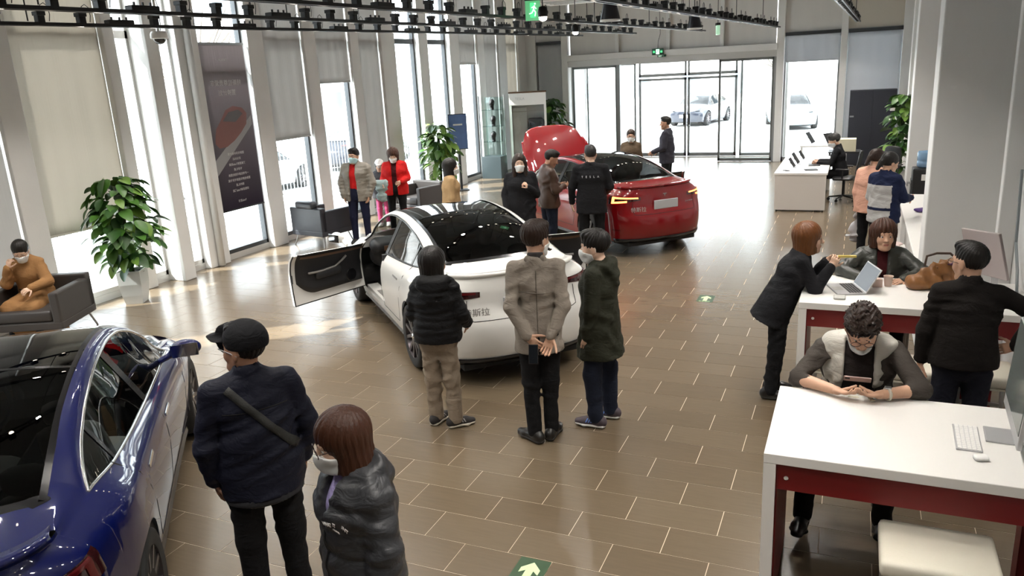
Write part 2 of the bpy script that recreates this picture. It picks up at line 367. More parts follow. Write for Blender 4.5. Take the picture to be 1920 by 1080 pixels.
# hanging banner seen from its back
bn = empty('window_banner', (XL+.10, 6.78, 0)); tag(bn, 'tall dark translucent window banner with a red car and mirrored writing', 'banner')
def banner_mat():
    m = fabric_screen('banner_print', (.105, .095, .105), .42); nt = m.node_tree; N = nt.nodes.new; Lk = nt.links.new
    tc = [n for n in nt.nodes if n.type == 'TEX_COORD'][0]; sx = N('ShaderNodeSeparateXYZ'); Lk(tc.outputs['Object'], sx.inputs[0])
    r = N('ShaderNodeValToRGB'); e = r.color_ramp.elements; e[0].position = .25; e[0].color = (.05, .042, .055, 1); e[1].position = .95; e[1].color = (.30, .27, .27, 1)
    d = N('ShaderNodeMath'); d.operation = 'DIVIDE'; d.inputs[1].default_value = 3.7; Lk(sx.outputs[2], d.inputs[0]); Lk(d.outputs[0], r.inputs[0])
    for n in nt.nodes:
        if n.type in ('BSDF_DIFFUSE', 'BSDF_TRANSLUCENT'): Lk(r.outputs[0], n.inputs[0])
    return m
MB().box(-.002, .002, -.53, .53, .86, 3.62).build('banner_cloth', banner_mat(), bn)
MB().box(-.012, .012, -.54, .54, 3.60, 3.64).build('hanging_bar', M_ALU, bn); MB().box(-.010, .010, -.535, .535, .84, .865).build('bottom_bar', M_BLACK, bn)
M_BTXT = mat('banner_lettering', (.62, .6, .58), .7); M_BCAR = mat('banner_car_red', (.22, .085, .07), .6); M_BROAD = mat('banner_road_grey', (.30, .29, .29), .7)
MIRR = Matrix(((0, 0, 1, .004), (-1, 0, 0, 0), (0, 1, 0, 0), (0, 0, 0, 1)))        # lettering read from outside, so reversed inside
def btxt(t, size, z, y=0): lettering(t, size, M_BTXT, bn, Matrix.Translation((.003, y, z)) @ Matrix(((0, 0, 1, 0), (-1, 0, 0, 0), (0, 1, 0, 0), (0, 0, 0, 1))), .0006)
btxt('T E S L A', .05, 3.36); btxt('特斯拉尊贵爱车', .105, 2.98); btxt('置换计划', .105, 2.82)
for i, (t, z) in enumerate((('置换专享补贴计划', 1.80), ('即刻到店', 1.71), ('了解置换Tesla政策', 1.62), ('专享礼遇', 1.53), ('一步到位即可轻松置换', 1.44), ('置换他牌车型即可享专属', 1.35), ('限时礼遇', 1.26), ('详情咨询Tesla门店', 1.17), ('Tesla官方', .98))): btxt(t, .05, z)
rd = [(-.5, 1.72), (-.5, 1.46), (.5, 2.26), (.5, 2.42)]; MB().add([(.0026, y, z) for y, z in rd], [(0, 1, 2, 3)]).build('printed_road', M_BROAD, bn)
carp = [(-.42, 2.12), (-.44, 2.0), (-.36, 1.92), (-.18, 1.93), (.02, 2.02), (.2, 2.14), (.36, 2.28), (.40, 2.46), (.30, 2.56), (.08, 2.60), (-.1, 2.54), (-.26, 2.36), (-.38, 2.24)]
MB().add([(.0032, y, z) for y, z in carp], [tuple(range(len(carp)))]).build('printed_car', M_BCAR, bn)
carw = [(-.2, 2.36), (-.04, 2.50), (.2, 2.53), (.3, 2.46), (.1, 2.33)]; MB().add([(.0036, y, z) for y, z in carw], [tuple(range(5))]).build('printed_windscreen', mat('banner_glass_print', (.10, .08, .08), .5), bn)
# end wall: pilasters, beam, upper panels
we = MB().box(XL-.1, -6.98, YE, YE+.3, 0, ZC).build('wall_end', M_WALL); tag(we, kind='structure')
for x0, x1 in ((-6.10, -5.90), (.30, .50), (1.95, 2.12), (3.46, XR+.1)): MB().box(x0, x1, YE-.06, YE+.3, 0, ZC, bev=.01).build('pilaster', M_WALL, we)
MB().box(-6.98, -6.10, YE+.1, YE+.3, 3.75, ZC).build('wall_panel', M_WALL, we); MB().box(-6.98, -6.10, YE+.25, YE+.3, 0, 3.75).build('wall_panel', M_WALL, we)
MB().box(-5.92, .32, YE-.10, YE+.3, 3.12, 3.30, bev=.01).build('lintel_beam', M_WALL, we)
MB().box(-5.90, .30, YE-.02, YE+.25, 2.94, 3.12).build('door_header', M_ALUL, we)
ux = [-5.90, -4.33, -2.78, -1.22, .30]
for i in range(4):
    MB().box(ux[i]+.04, ux[i+1]-.04, YE+.12, YE+.2, 3.30, ZC).build('upper_panel', M_SPANDREL, we)
    if i: MB().box(ux[i]-.05, ux[i]+.05, YE+.0, YE+.25, 3.30, ZC).build('upper_mullion', M_WALL, we)
MB().box(.50, 1.95, YE+.05, YE+.2, 3.56, ZC).build('upper_panel', M_SPANDREL, we); MB().box(2.12, 3.46, YE+.05, YE+.2, 3.56, ZC).build('upper_panel', mat('cream_panel', (.58, .53, .45), .6), we)
def end_window(n, x0, x1, zt):
    w = empty('window_%d' % n, ((x0+x1)/2, YE+.1, 0)); tag(w, kind='structure'); h = (x1-x0)/2; f = MB()
    for a, b in ((-h, -h+.05), (h-.05, h)): f.box(a, b, -.05, .05, 0, zt)
    f.box(-h, h, -.05, .05, 0, .12); f.box(-h, h, -.05, .05, zt-.06, zt); f.build('window_frame', M_ALU, w); MB().box(-h+.05, h-.05, -.006, .006, .12, zt-.06).build('pane', M_PANE, w)
end_window(16, .50, 1.95, 3.56); end_window(17, 2.12, 3.46, 3.56)
B_BLUE = fabric_screen('cool_grey_blind_cloth', (.56, .57, .59), .22)
blind(.54, 1.92, 2.78, B_BLUE, 'short cool grey blind above the white desk window', 'x', YE+.0, 3.47)
blind(2.15, 3.44, .15, B_BLUE, 'long cool grey blind behind the tall dark cabinet', 'x', YE+.0, 3.45)
blind(-6.93, -6.13, .1, B_BLUE, 'narrow grey blind in the far left corner by the entrance', 'x', YE+.05, 3.66)
# entrance: inner sliding glass panels and outer double door of a shallow lobby
def glass_leaf(name, x0, x1, y, z1, m, n, st=.06, bot=.10, kind='structure'):
    w = empty(name, ((x0+x1)/2, y, 0)); tag(w, kind=kind); h = (x1-x0)/2; f = MB()
    f.box(-h, -h+st, -.025, .025, 0.01, z1); f.box(h-st, h, -.025, .025, 0.01, z1); f.box(-h, h, -.025, .025, .01, bot); f.box(-h, h, -.025, .025, z1-.07, z1); f.build('leaf_frame', m, w)
    MB().box(-h+st, h-st, -.006, .006, bot, z1-.07).build('pane', M_PANE, w); return w
M_BRONZE = mat('grey_green_door_metal', (.18, .19, .185), .4, .5)
glass_leaf('door_1', -5.80, -4.36, YE+.10, 2.94, M_BRONZE, 1); glass_leaf('door_2', -1.30, .24, YE+.10, 2.94, M_BRONZE, 2)
MB().box(-4.36, -4.26, YE+.02, YE+.2, 0, 2.94).build('door_post', M_ALU, we)
MB().box(.24, .32, YE, YE+.25, 0, 2.94).build('door_post', M_ALU, we)
YO = 21.55
lo_ = MB().box(-6.0, .6, YO-.06, YO+.06, 2.98, 3.3); lo_.box(-6.0, -5.8, YE+.3, YO, 0, 3.3); lo_.box(.45, .6, YE+.3, YO, 0, 3.3); lo_.box(-6.0, .6, YE+.3, YO, 3.2, 3.3)
tag(lo_.build('wall_lobby', M_ALUL), kind='structure')
glass_leaf('door_3', -4.02, -2.50, YO, 2.46, M_ALU, 3, .07, .12); glass_leaf('door_4', -2.46, -.95, YO, 2.46, M_ALU, 4, .07, .12)
glass_leaf('window_18', -5.78, -4.12, YO, 2.98, M_ALU, 0); glass_leaf('window_19', -.85, .42, YO, 2.98, M_ALU, 0); glass_leaf('window_20', -4.02, -2.50, YO, .5, M_ALU, 0)
bpy.data.objects['window_20'].location.z = 2.5; glass_leaf('window_21', -2.46, -.95, YO, .5, M_ALU, 0).location.z = 2.5
for x in (-2.56, -2.40): MB().box(x-.03, x+.03, YO-.09, YO-.03, 1.0, 1.35, bev=.01).build('door_handle', M_BLACK, bpy.data.objects['door_3' if x < -2.48 else 'door_4'], loc=(-bpy.data.objects['door_3' if x < -2.48 else 'door_4'].location.x, -YO, 0))
# outside: paving, fence, houses
tag(MB().box(-60, 40, -40, 90, -.3, -.21).build('ground', M_CONC), kind='structure')
tag(MB().box(XL-1.7, XL-.18, -9, 24, -.25, -.02).build('terrace', M_CONC), kind='structure'); tag(MB().box(-9, 6, 21.7, 60, -.25, -.04).build('forecourt', M_CONC), kind='structure')

M_FENCE = mat('grey_fence_paint', (.25, .26, .27), .5, .3)
fe = empty('railing_fence', (-11, 2, -.2)); tag(fe, 'grey metal railing fence outside the left windows', 'fence')
bar_me = MB().tube([(0, 0, .30), (0, 0, 1.95)], .014, 5).mesh('bar', M_FENCE)
for i in range(176): link('bar', bar_me, fe, (0, i*.14, 0))
for z in (.36, 1.55, 1.86): MB().box(-.02, .02, 0, 24.6, z, z+.04).build('rail', M_FENCE, fe)
for i in range(11): MB().box(-.05, .05, i*2.45-.05, i*2.45+.05, 0, 2.0).build('post', M_FENCE, fe)
MB().box(-.14, .14, -.1, 24.7, 0, .22).build('kerb', M_CONC, fe)
def house(x, y, w, d, h, rows, cols, lab, face, m):
    o = empty('house', (x, y, -.2)); tag(o, lab, 'building', 'pale buildings outside'); MB().box(-d/2, d/2, -w/2, w/2, 0, h).build('wall', m, o); MB().box(-d/2-.2, d/2+.2, -w/2-.2, w/2+.2, h, h+.3).build('roof', M_CONC, o)
    for r in range(rows):
        for c in range(cols):
            yy = -w/2+w*(c+.5)/cols; zz = h*(r+.55)/rows
            if face == 'x': f = MB().box(d/2, d/2+.05, yy-.7, yy+.7, zz-.8, zz+.8).build('window', M_ALU, o); MB().box(d/2+.05, d/2+.06, yy-.62, yy+.62, zz-.72, zz+.72).build('pane', mat('far_glass', (.12, .15, .17), .1), f)
            else: f = MB().box(yy*d/w-.7, yy*d/w+.7, -w/2-.05, -w/2, zz-.8, zz+.8).build('window', M_ALU, o); MB().box(yy*d/w-.62, yy*d/w+.62, -w/2-.06, -w/2-.05, zz-.72, zz+.72).build('pane', mat('far_glass', (.12, .15, .17), .1), f)
M_HOUSE = mat('pale_render', (.62, .60, .58), .9, var=.1, vscale=1)
house(-34, 30, 26, 8, 9, 3, 8, 'pale three-storey building seen through the left windows', 'x', M_HOUSE); house(-7, 62, 12, 30, 8, 3, 8, 'pale long building far beyond the entrance door', 'y', M_HOUSE)
def bare_tree(x, y, h, lab, seed):
    o = empty('street_tree', (x, y, -.2)); tag(o, lab, 'tree', 'trees outside'); r = random.Random(seed); MB().tube([(0, 0, 0), (.1, 0, h*.3), (0, .1, h*.55)], .14, 8, r2=.08).build('trunk', mat('bark', (.12, .10, .08), .9), o)
    b = MB()
    for i in range(46):
        p = Vector((0, .05, h*r.uniform(.35, .6))); d = Vector((r.uniform(-1, 1), r.uniform(-1, 1), r.uniform(.3, 1.2))).normalized(); q = p+d*h*.22; e = q+(d+Vector((r.uniform(-.6, .6), r.uniform(-.6, .6), .3))).normalized()*h*.22; b.tube([p, q, e], .035, 5, r2=.008)
    b.build('branches', MATS['bark'], o)
bare_tree(4.5, 44, 7, 'bare tree outside the far right window', 1); bare_tree(-2.2, 47, 6.5, 'bare tree beyond the glass entrance door', 2); bare_tree(-16, 15, 6, 'bare tree behind the fence outside the left windows', 3)
# ================================================================== track lights
M_RAIL = mat('black_rail', (.012, .012, .012), .4, .3); M_GLOW = mat('lamp_glow', (1, .95, .85), .5, emit=(1, .86, .68), estr=22)
head_me = MB().box(-.055, .055, -.05, .05, -.01, .15, bev=.012).mesh('lamp_head', M_RAIL)
_fin = MB(); _fin.box(-.066, .066, -.060, .060, .10, .155, bev=.006)
fin_me = _fin.mesh('heat_sink', M_RAIL)
loop_me = MB().tube([(0, .03, .16), (0, .04, .24), (0, .09, .27), (0, .14, .23), (0, .15, .12), (0, .13, .03)], .006, 5).mesh('cable', M_RAIL)
drv_me = MB().box(-.06, .06, -.16, .16, .0, .055, bev=.01).box(-.01, .01, -.10, -.085, .05, .09).box(-.01, .01, .0, .015, .05, .09).box(-.01, .01, .09, .105, .05, .09).mesh('driver_box', M_RAIL)
disc_me = MB().lathe([(0, -.0115), (.042, -.0115), (.044, -.0105)], 16).mesh('lamp_lens', M_GLOW)
LAMP_W = 12.5
def track(a, b, lab, every=.47, light=True, power=1.0):
    a, b = Vector(a), Vector(b); L = (b-a).length; d = (b-a).normalized(); ang = math.atan2(-d.x, d.y)
    t = empty('track_light', a, ang); tag(t, lab, 'track light', 'black lamp rails under the ceiling')
    r = MB(); w = .045
    for s in (-1, 1): r.box(s*w-.012, s*w+.012, 0, L, -.028, .008)
    y = 0.
    while y < L: r.box(-w, w, y, y+.05, -.02, .006); y += every
    r.build('rail', M_RAIL, t); k = 0; y = .2
    while y < L-.15:
        if k % 4 == 3: link('driver_box', drv_me, t, (0, y, 0))
        else:
            h = link('lamp_head', head_me, t, (0, y, 0)); h.scale = (.8, .8, .8); link('heat_sink', fin_me, h); link('lamp_lens', disc_me, h)
            if random.random() < .75: link('cable', loop_me, h)
            if light and k % 4 in (0, 2):
                la = bpy.data.lights.new('lamp_light', 'AREA'); la.shape = 'DISK'; la.size = .14; la.energy = LAMP_W*power; la.color = (1, .95, .88); la.spread = math.radians(115)
                link('lamp_light', la, h, (0, 0, -.03))
        k += 1; y += every
    y = 1.2
    while y < L:
        MB().tube([(0, y, .02), (0, y, ZC-a.z)], .008, 5).build('hanger_rod', M_RAIL, t); y += 3.1
    return t
ZT = 3.70
def trk(a, b, y0, lab, power=1.0):
    a, b = Vector(a+(ZT,)), Vector(b+(ZT,)); s = a+(b-a)*((y0-a.y)/(b.y-a.y)); return track(s, b, lab, power=power)
trk((-5.88, 1.97), (-3.98, 15.65), -2.0, 'leftmost long black lamp rail, nearest the windows')
trk((-4.37, .94), (-2.88, 16.66), -3.0, 'second long black lamp rail from the windows')
trk((-2.69, 2.85), (-1.39, 18.13), -3.0, 'third long black lamp rail ending beside the small pendant lamp')
trk((-.45, 5.82), (.40, 19.15), -3.0, 'lamp rail running to the right of the entrance door')
trk((2.13, 9.55), (2.36, 19.0), -3.0, 'short lamp rail at top right above the desk', 1.3)
# black cone pendants
def pendant(x, y, z, r, lab):
    p = empty('pendant_lamp', (x, y, z)); tag(p, lab, 'lamp', 'black cone pendants')
    MB().lathe([(0, .92*r*2.2), (.62*r, .9*r*2.2), (.66*r, .8*r*2.2), (r, .05), (r, 0)], 28).build('shade', mat('pendant_black', (.015, .015, .02), .35), p, smooth=True, angle=40)
    MB().lathe([(r*1.03, .03), (r*1.04, 0), (r*.92, 0), (r*.9, .02)], 28).build('rim', M_WHITE, p, smooth=True); MB().tube([(0, 0, r*2), (0, 0, ZC-z)], .01, 6).build('cord', M_RAIL, p)
def at_depth(px, py, dist): 
    return CAMPOS+(_r*((px-960)/FPX)+_d*((py-540)/FPX)+_f)*dist
q = at_depth(1144, 40, 13.5); pendant(q.x, q.y, q.z, .17, 'larger black cone pendant lamp with a white rim, left of the pair')
q = at_depth(1302, 55, 17.5); pendant(q.x, q.y, q.z, .16, 'smaller black cone pendant lamp with a white rim, right of the pair')
# bright bare spot lamps aimed at the camera
for px, py, dd, lab in ((1018, 32, 10.4, 'bright lit spot lamp beside the green hanging exit sign'), (1079, 60, 14.5, 'bright lit spot lamp right of the rails, above the open red bonnet')):
    q = at_depth(px, py, dd); p = empty('spot_lamp', q); tag(p, lab, 'lamp', 'lit spot lamps')
    MB().lathe([(0, .055), (.035, .045), (.055, .015), (.05, -.03), (.02, -.05), (0, -.052)], 20).build('bulb', mat('bulb_glow', (1, 1, 1), .5, emit=(1, .93, .82), estr=30), p, smooth=True)
    MB().lathe([(.06, 0), (.07, .06), (.05, .13), (0, .14)], 20).build('housing', M_RAIL, p, smooth=True); MB().tube([(0, 0, .1), (0, 0, ZC-q.z)], .008, 5).build('stem', M_RAIL, p)
# ceiling cassette
q = at_depth(1066, 4, 15.5); cs = empty('ceiling_cassette', q); tag(cs, 'white square ceiling air outlet near the top centre', 'air outlet')
MB().box(-.62, .62, -.62, .62, .0, .05, bev=.02).build('flange', M_WHITE, cs); MB().box(-.5, .5, -.5, .5, .05, .45).build('box', M_ALUL, cs); MB().tube([(0, 0, .4), (0, 0, ZC-q.z)], .05, 8).build('duct', M_ALUL, cs)
for i in range(4): MB().box(-.42, .42, -.43+i*.24, -.36+i*.24, -.006, .01).build('slot', M_ALU, cs)
# dome camera on a drop pole
q = at_depth(299, 72, 11.2); dc = empty('dome_camera', q); tag(dc, 'white dome security camera hanging on a pole at upper left', 'camera')
MB().lathe([(.0, .10), (.10, .095), (.12, .06), (.12, .0), (.1, -.01)], 24).build('housing', M_WHITE, dc, smooth=True, angle=40); MB().lathe([(.085, -.0), (.08, -.035), (.05, -.07), (0, -.085)], 24).build('dome', mat('smoked_dome', (.02, .02, .022), .1), dc, smooth=True)
MB().tube([(0, 0, .09), (0, 0, ZC-q.z)], .02, 8).build('drop_pole', M_WHITE, dc); MB().tube([(.02, 0, .6), (.07, 0, .4), (.06, 0, .2), (.04, 0, .1)], .007, 5).build('cable', M_RAIL, dc)
# exit signs
M_EXIT = mat('exit_green', (.05, .45, .16), .4, emit=(.1, .8, .3), estr=.8); M_EXITW = mat('exit_white', (.8, .9, .8), .4, emit=(.7, 1, .75), estr=1.0); M_EXD = mat('exit_dark_green', (.012, .10, .055), .4)
def runner(parent, s, m, loc=(0, 0, 0)):
    g = MB()
    for a, b, r in (((.05, .30), (.0, .12), .035), ((.0, .12), (.10, -.02), .03), ((.10, -.02), (.06, -.2), .028), ((.0, .12), (-.08, -.04), .03), ((-.08, -.04), (-.22, -.08), .026), ((.04, .26), (.14, .14), .024), ((.04, .26), (-.1, .2), .024)):
        g.tube([(a[0]*s, 0, a[1]*s), (b[0]*s, 0, b[1]*s)], r*s, 6)
    g.lathe([(0, -.045*s), (.032*s, -.032*s), (.045*s, 0), (.032*s, .032*s), (0, .045*s)], 10, (.08*s, 0, .38*s)); return g.build('running_figure', m, parent, loc)
q = at_depth(999, 20, 11.5); es = empty('exit_sign', q, .42); tag(es, 'green glass exit sign hanging at top centre beside a bright lamp', 'sign')
gl = mat('exit_green_acrylic', (.22, .55, .30), .3, emit=(.15, .75, .3), estr=.35); MB().box(-.11, .11, -.008, .008, -.14, .14, bev=.004).build('acrylic_plate', gl, es); MB().box(-.12, .12, -.03, .03, .14, .19).build('housing', M_BLACK, es); MB().tube([(0, 0, .19), (0, 0, ZC-q.z)], .008, 5).build('rod', M_RAIL, es)
MB().box(-.04, .04, -.011, -.008, -.10, .11).build('door_symbol', M_EXIT, es); runner(es, .3, M_EXITW, (.01, -.014, -.02))
q = at_depth(1242, 97, 23.6); q.y = YE-.16; es = empty('exit_sign', q, 0); tag(es, 'small lit exit sign on the lintel above the entrance door', 'sign')
MB().box(-.17, .17, 0, .04, -.09, .09, bev=.006).build('housing', M_EXD, es); MB().box(-.05, .05, -.006, .0, -.07, .07).build('door_symbol', M_EXITW, es); runner(es, .22, M_EXIT, (.0, -.01, -.01))
for s in (-1, 1): MB().box(.07*s-.03+.04*s, .07*s+.03+.04*s, -.004, 0, -.03, .03).build('arrow_panel', M_EXIT, es)
MB().box(.0, .16, -.02, .02, -.16, -.10).build('lower_plate', M_EXD, es); lettering('EXIT', .05, M_EXITW, es, Matrix.Translation((.08, -.024, -.13)) @ Matrix.Rotation(math.pi/2, 4, 'X')); MB().box(.18, .25, -.02, .02, -.15, -.09).build('lower_plate', M_EXD, es)
MB().tube([(0, .02, .09), (.02, 0, .3), (.08, 0, .5), (.06, 0, 1.2), (.06, 0, ZC-q.z)], .008, 5).build('cable', M_RAIL, es)
q = at_depth(1346, 56, 16.5); es = empty('exit_sign', q, .3); tag(es, 'small pale green hanging exit sign seen edge on, right of the pendants', 'sign'); MB().box(-.03, .03, -.1, .1, -.1, .09, bev=.006).build('acrylic_plate', mat('pale_exit_acrylic', (.5, .75, .55), .3, emit=(.5, .9, .6), estr=.4), es); MB().box(-.04, .04, -.1, .1, .09, .14).build('housing', M_BLACK, es); MB().tube([(0, 0, .14), (0, 0, ZC-q.z)], .007, 5).build('rod', M_RAIL, es)
# floor way-finding stickers
def floor_arrow(x, y, lab, s=1.0):
    o = empty('floor_sticker', (x, y, 0)); tag(o, lab, 'floor sign', 'green way markers on the floor')
    MB().box(-.10*s, .10*s, -.15*s, .15*s, .0002, .0012).build('sticker', mat('sticker_dark_green', (.035, .075, .035), .4), o)
    ar = [(-.025, -.10), (.025, -.10), (.025, .03), (.062, .0), (.062, .05), (0, .115), (-.062, .05), (-.062, 0), (-.025, .03)]
    MB().prism([(px*s, py*s) for px, py in ar], .0006, Matrix.Translation((0, 0, .0012))).build('arrow', mat('sticker_pale_green', (.55, .72, .40), .5), o)
    lettering('安全出口', .035*s, MATS['sticker_pale_green'], o, Matrix.Translation((0, -.125*s, .0016)), .0003)
floor_arrow(.80, -.16, 'green floor sticker with a pale arrow at the bottom centre'); floor_arrow(.83, 5.83, 'small green arrow sticker on the floor beyond the black-suited woman')
# ================================================================== cars
def hcurve(pts):
    xs = np.array([p[0] for p in pts], float); ys = np.array([p[1] for p in pts], float); o = np.argsort(xs); xs, ys = xs[o], ys[o]
    d = np.diff(ys)/np.diff(xs); m = np.zeros(len(xs)); m[0], m[-1] = d[0], d[-1]
    for i in range(1, len(xs)-1):
        m[i] = 0 if d[i-1]*d[i] <= 0 else 2*d[i-1]*d[i]/(d[i-1]+d[i])
    def f(x):
        x = min(max(x, xs[0]), xs[-1]); i = min(max(int(np.searchsorted(xs, x))-1, 0), len(xs)-2); h = xs[i+1]-xs[i]; t = (x-xs[i])/h
        return float((2*t**3-3*t*t+1)*ys[i]+(t**3-2*t*t+t)*h*m[i]+(-2*t**3+3*t*t)*ys[i+1]+(t**3-t*t)*h*m[i+1])
    return f
AX, AR, ZW = 1.4375, .375, .335           # axle offset, wheel-arch radius, wheel centre height
XF, XB = 1.95, -1.98                      # where the nose and tail wrap around
c_hw = hcurve([(XB, .832), (-1.44, .925), (-.9, .908), (0, .902), (.7, .905), (1.44, .918), (XF, .835)])
c_zb = hcurve([(XB, 1.055), (-1.62, 1.06), (-1.2, 1.02), (-.6, .98), (0, .95), (.6, .92), (1.0, .905), (1.4, .845), (XF, .70)])
c_yb = hcurve([(XB, .665), (-1.62, .725), (-1.2, .775), (-.6, .795), (.3, .805), (1.0, .80), (1.4, .80), (XF, .70)])
c_zt = hcurve([(-1.62, 1.06), (-1.45, 1.135), (-1.2, 1.215), (-.8, 1.305), (-.4, 1.352), (-.1, 1.362), (.15, 1.345), (.45, 1.265), (.75, 1.11), (1.0, .905)])
c_zr = hcurve([(XB, 1.075), (-1.72, 1.12), (-1.4, 1.225), (-1.0, 1.325), (-.6, 1.385), (-.2, 1.405), (.1, 1.392), (.4, 1.318), (.7, 1.16), (.98, .955), (1.4, .872), (XF, .725)])
c_yr = hcurve([(XB, .625), (-1.72, .58), (-1.4, .565), (-1.0, .548), (-.2, .54), (.2, .555), (.5, .60), (.98, .70), (1.4, .70), (XF, .60)])
c_zc = hcurve([(-2.30, 1.088), (-2.1, 1.09), (-1.86, 1.13), (-1.5, 1.262), (-1.1, 1.365), (-.7, 1.43), (-.3, 1.446), (.0, 1.436), (.4, 1.355), (.8, 1.17), (1.16, .99), (1.5, .93), (1.9, .835), (2.28, .66)])
c_bow = hcurve([(XB, -.30), (-1.72, -.14), (-1.0, -.03), (0, .02), (.35, .08), (.98, .18), (1.4, .24), (XF, .33)])
PROF = hcurve([(0, .93), (.12, .962), (.35, .985), (.6, 1.0), (.78, .992), (.9, .965), (1, 0)])
def side_y(x, z):
    """half width of the body side at height z"""
    zb = c_zb(x); u = min(max((z-.2)/(zb-.2), 0), 1); hw, yb = c_hw(x), c_yb(x)
    pts = ((0, .93*hw), (.12, .962*hw), (.35, .985*hw), (.6, hw), (.76, .992*hw), (.88, .965*hw), (1, yb))
    for (a, ya), (b, yb_) in zip(pts[:-1], pts[1:]):
        if u <= b:
            t = (u-a)/(b-a); t2 = t if b < 1 else t*t*.35+t*.65
            return ya+(yb_-ya)*t2
    return yb
def z_low(x):
    z = .20
    for a in (-AX, AX):
        if abs(x-a) < AR: z = max(z, ZW+math.sqrt(AR*AR-(x-a)**2))
    return z
DX = [-1.06, -.20, .94]        # rear door end, B pillar, front door hinge
def stations():
    s = set(np.round(np.linspace(XB, XF, 66), 4))
    for a in (-AX, AX): s |= set(np.round([a+AR*math.cos(t) for t in np.linspace(0, math.pi, 25)], 4)); s |= {round(a-AR-.001, 4), round(a+AR+.001, 4)}
    s |= {-1.62, -1.72, 1.0, .98, .35, .33, 0.98, -.62, -.60} | set(DX) | {DX[1]+.05, DX[1]-.06, 1.02, XB, XF}
    out = []
    for v in sorted(s):
        if not out or v-out[-1] > .0009: out.append(v)
    return out
ST = stations(); US = [0, .12, .24, .36, .5, .62, .72, .8, .86, .91, .95, .98, 1]
def side_pt(x, k):
    zl = z_low(x); zb = c_zb(x)
    if k < 0: z = zl
    else: z0 = max(.34, zl+.012); z = z0+(zb-z0)*US[k]
    return (x, side_y(x, z), z)
def top_pt(x, t):
    """t 0 = roof-glass edge, 1 = centre line"""
    yr = c_yr(x); y = yr*(1-t); bow = c_bow(x)*math.sqrt(max(0, 1-(1-t)**3)); xr = x+bow; zc = c_zc(xr); zr = c_zr(x); w = math.sin(t*math.pi/2)**.9
    return (xr, y, zr+(zc-zr)*w)
def dlo(x):
    zb, yb = c_zb(x), c_yb(x)
    if -1.62 < x < 1.0: zt = max(c_zt(x), zb); zr, yr = c_zr(x), c_yr(x); f = (zt-zb)/max(zr-zb, .01); yt = yb+(yr-yb)*min(1, f)*.82+.02*math.sin(math.pi*min(f, 1))*.6
    else: zt, yt = zb, yb
    return (x, yb, zb), (x, yt, zt)
def rail_pt(x, t):
    a = dlo(x)[1]; b = (x, c_yr(x), c_zr(x)); q = [a[i]+(b[i]-a[i])*t for i in range(3)]; bl = .014*math.sin(math.pi*t); q[1] += bl; q[2] += bl; return tuple(q)
def tail_L(z): return hcurve([(.22, .34), (.30, .41), (.45, .445), (.60, .44), (.70, .40), (.78, .355), (.95, .335), (1.03, .315), (1.075, .30)])(z)
def tail_pt(s, z, off=0):
    """s 0 = side, 1 = centre"""
    y0 = side_y(XB, min(z, c_zb(XB))); 
    if z > c_zb(XB): y0 = c_yb(XB)
    a = s*math.pi/2; y = y0*math.cos(a)**.8 if s < 1 else 0; dx = tail_L(z)*math.sqrt(max(0, 1-(y/y0)**3)); return (XB-dx-off, y+(off*.7 if s < .6 else 0), z)
def nose_pt(s, z):
    y0 = side_y(XF, min(z, c_zb(XF))); a = s*math.pi/2; y = y0*math.cos(a)**.8 if s < 1 else 0; L = .33-.06*max(0, (.35-z)/.15)+.0; return (XF+L*math.sqrt(max(0, 1-(y/y0)**3)), y, z)
def ribbon(pts, w, lift, nrm=None):
    """thin strip following a polyline lying in a mostly y-facing or given-normal surface"""
    pts = [Vector(p) for p in pts]; g = []
    for i, p in enumerate(pts):
        t = (pts[min(i+1, len(pts)-1)]-pts[max(i-1, 0)]).normalized(); n = Vector(nrm(p)) if nrm else Vector((0, 1 if p.y >= 0 else -1, .15)); n.normalize(); b = t.cross(n).normalized()*w/2; g.append((p+n*lift-b, p+n*lift+b))
    return g
M_GLASSC = glass('car_glass', (.34, .37, .37), .05); M_GLASSR = glass('car_roof_glass', (.055, .06, .06), .06); M_TYRE = mat('tyre_rubber', (.012, .012, .012), .75); M_RIMD = mat('dark_wheel_alloy', (.10, .09, .095), .32, .8)
M_GAP = mat('panel_gap_black', (.006, .006, .006), .7); M_TRIM = mat('black_gloss_trim', (.008, .008, .009), .18); M_CARD = mat('black_door_card', (.016, .016, .018), .6); M_WOOD = mat('walnut_trim', (.12, .06, .03), .4, var=.3, vscale=10, stretch=(1, 8, 8)); M_GREYT = mat('grey_trim', (.22, .21, .2), .45)
M_LAMPR = mat('tail_lamp_red', (.10, .006, .008), .12, coat=.6); M_LAMPD = mat('tail_lamp_smoked', (.03, .006, .007), .1, coat=.6); M_LITR = mat('tail_lamp_lit', (.9, .2, .08), .3, emit=(1, .20, .05), estr=5)
M_SEATB = mat('black_seat', (.014, .014, .015), .55); M_SEATW = mat('white_seat', (.62, .60, .57), .5); M_PLATE = mat('blank_grey_plate', (.40, .40, .41), .5); M_DISC = mat('brake_disc', (.35, .33, .31), .4, .8)
def paint(name, col, flake=0): return mat(name, col, .35, .25 if flake else 0, .12, coat=1.0)
def weld(o):
    bm = bmesh.new(); bm.from_mesh(o.data); bmesh.ops.remove_doubles(bm, verts=bm.verts[:], dist=.0004); bm.to_mesh(o.data); bm.free(); o.data.update(); return o
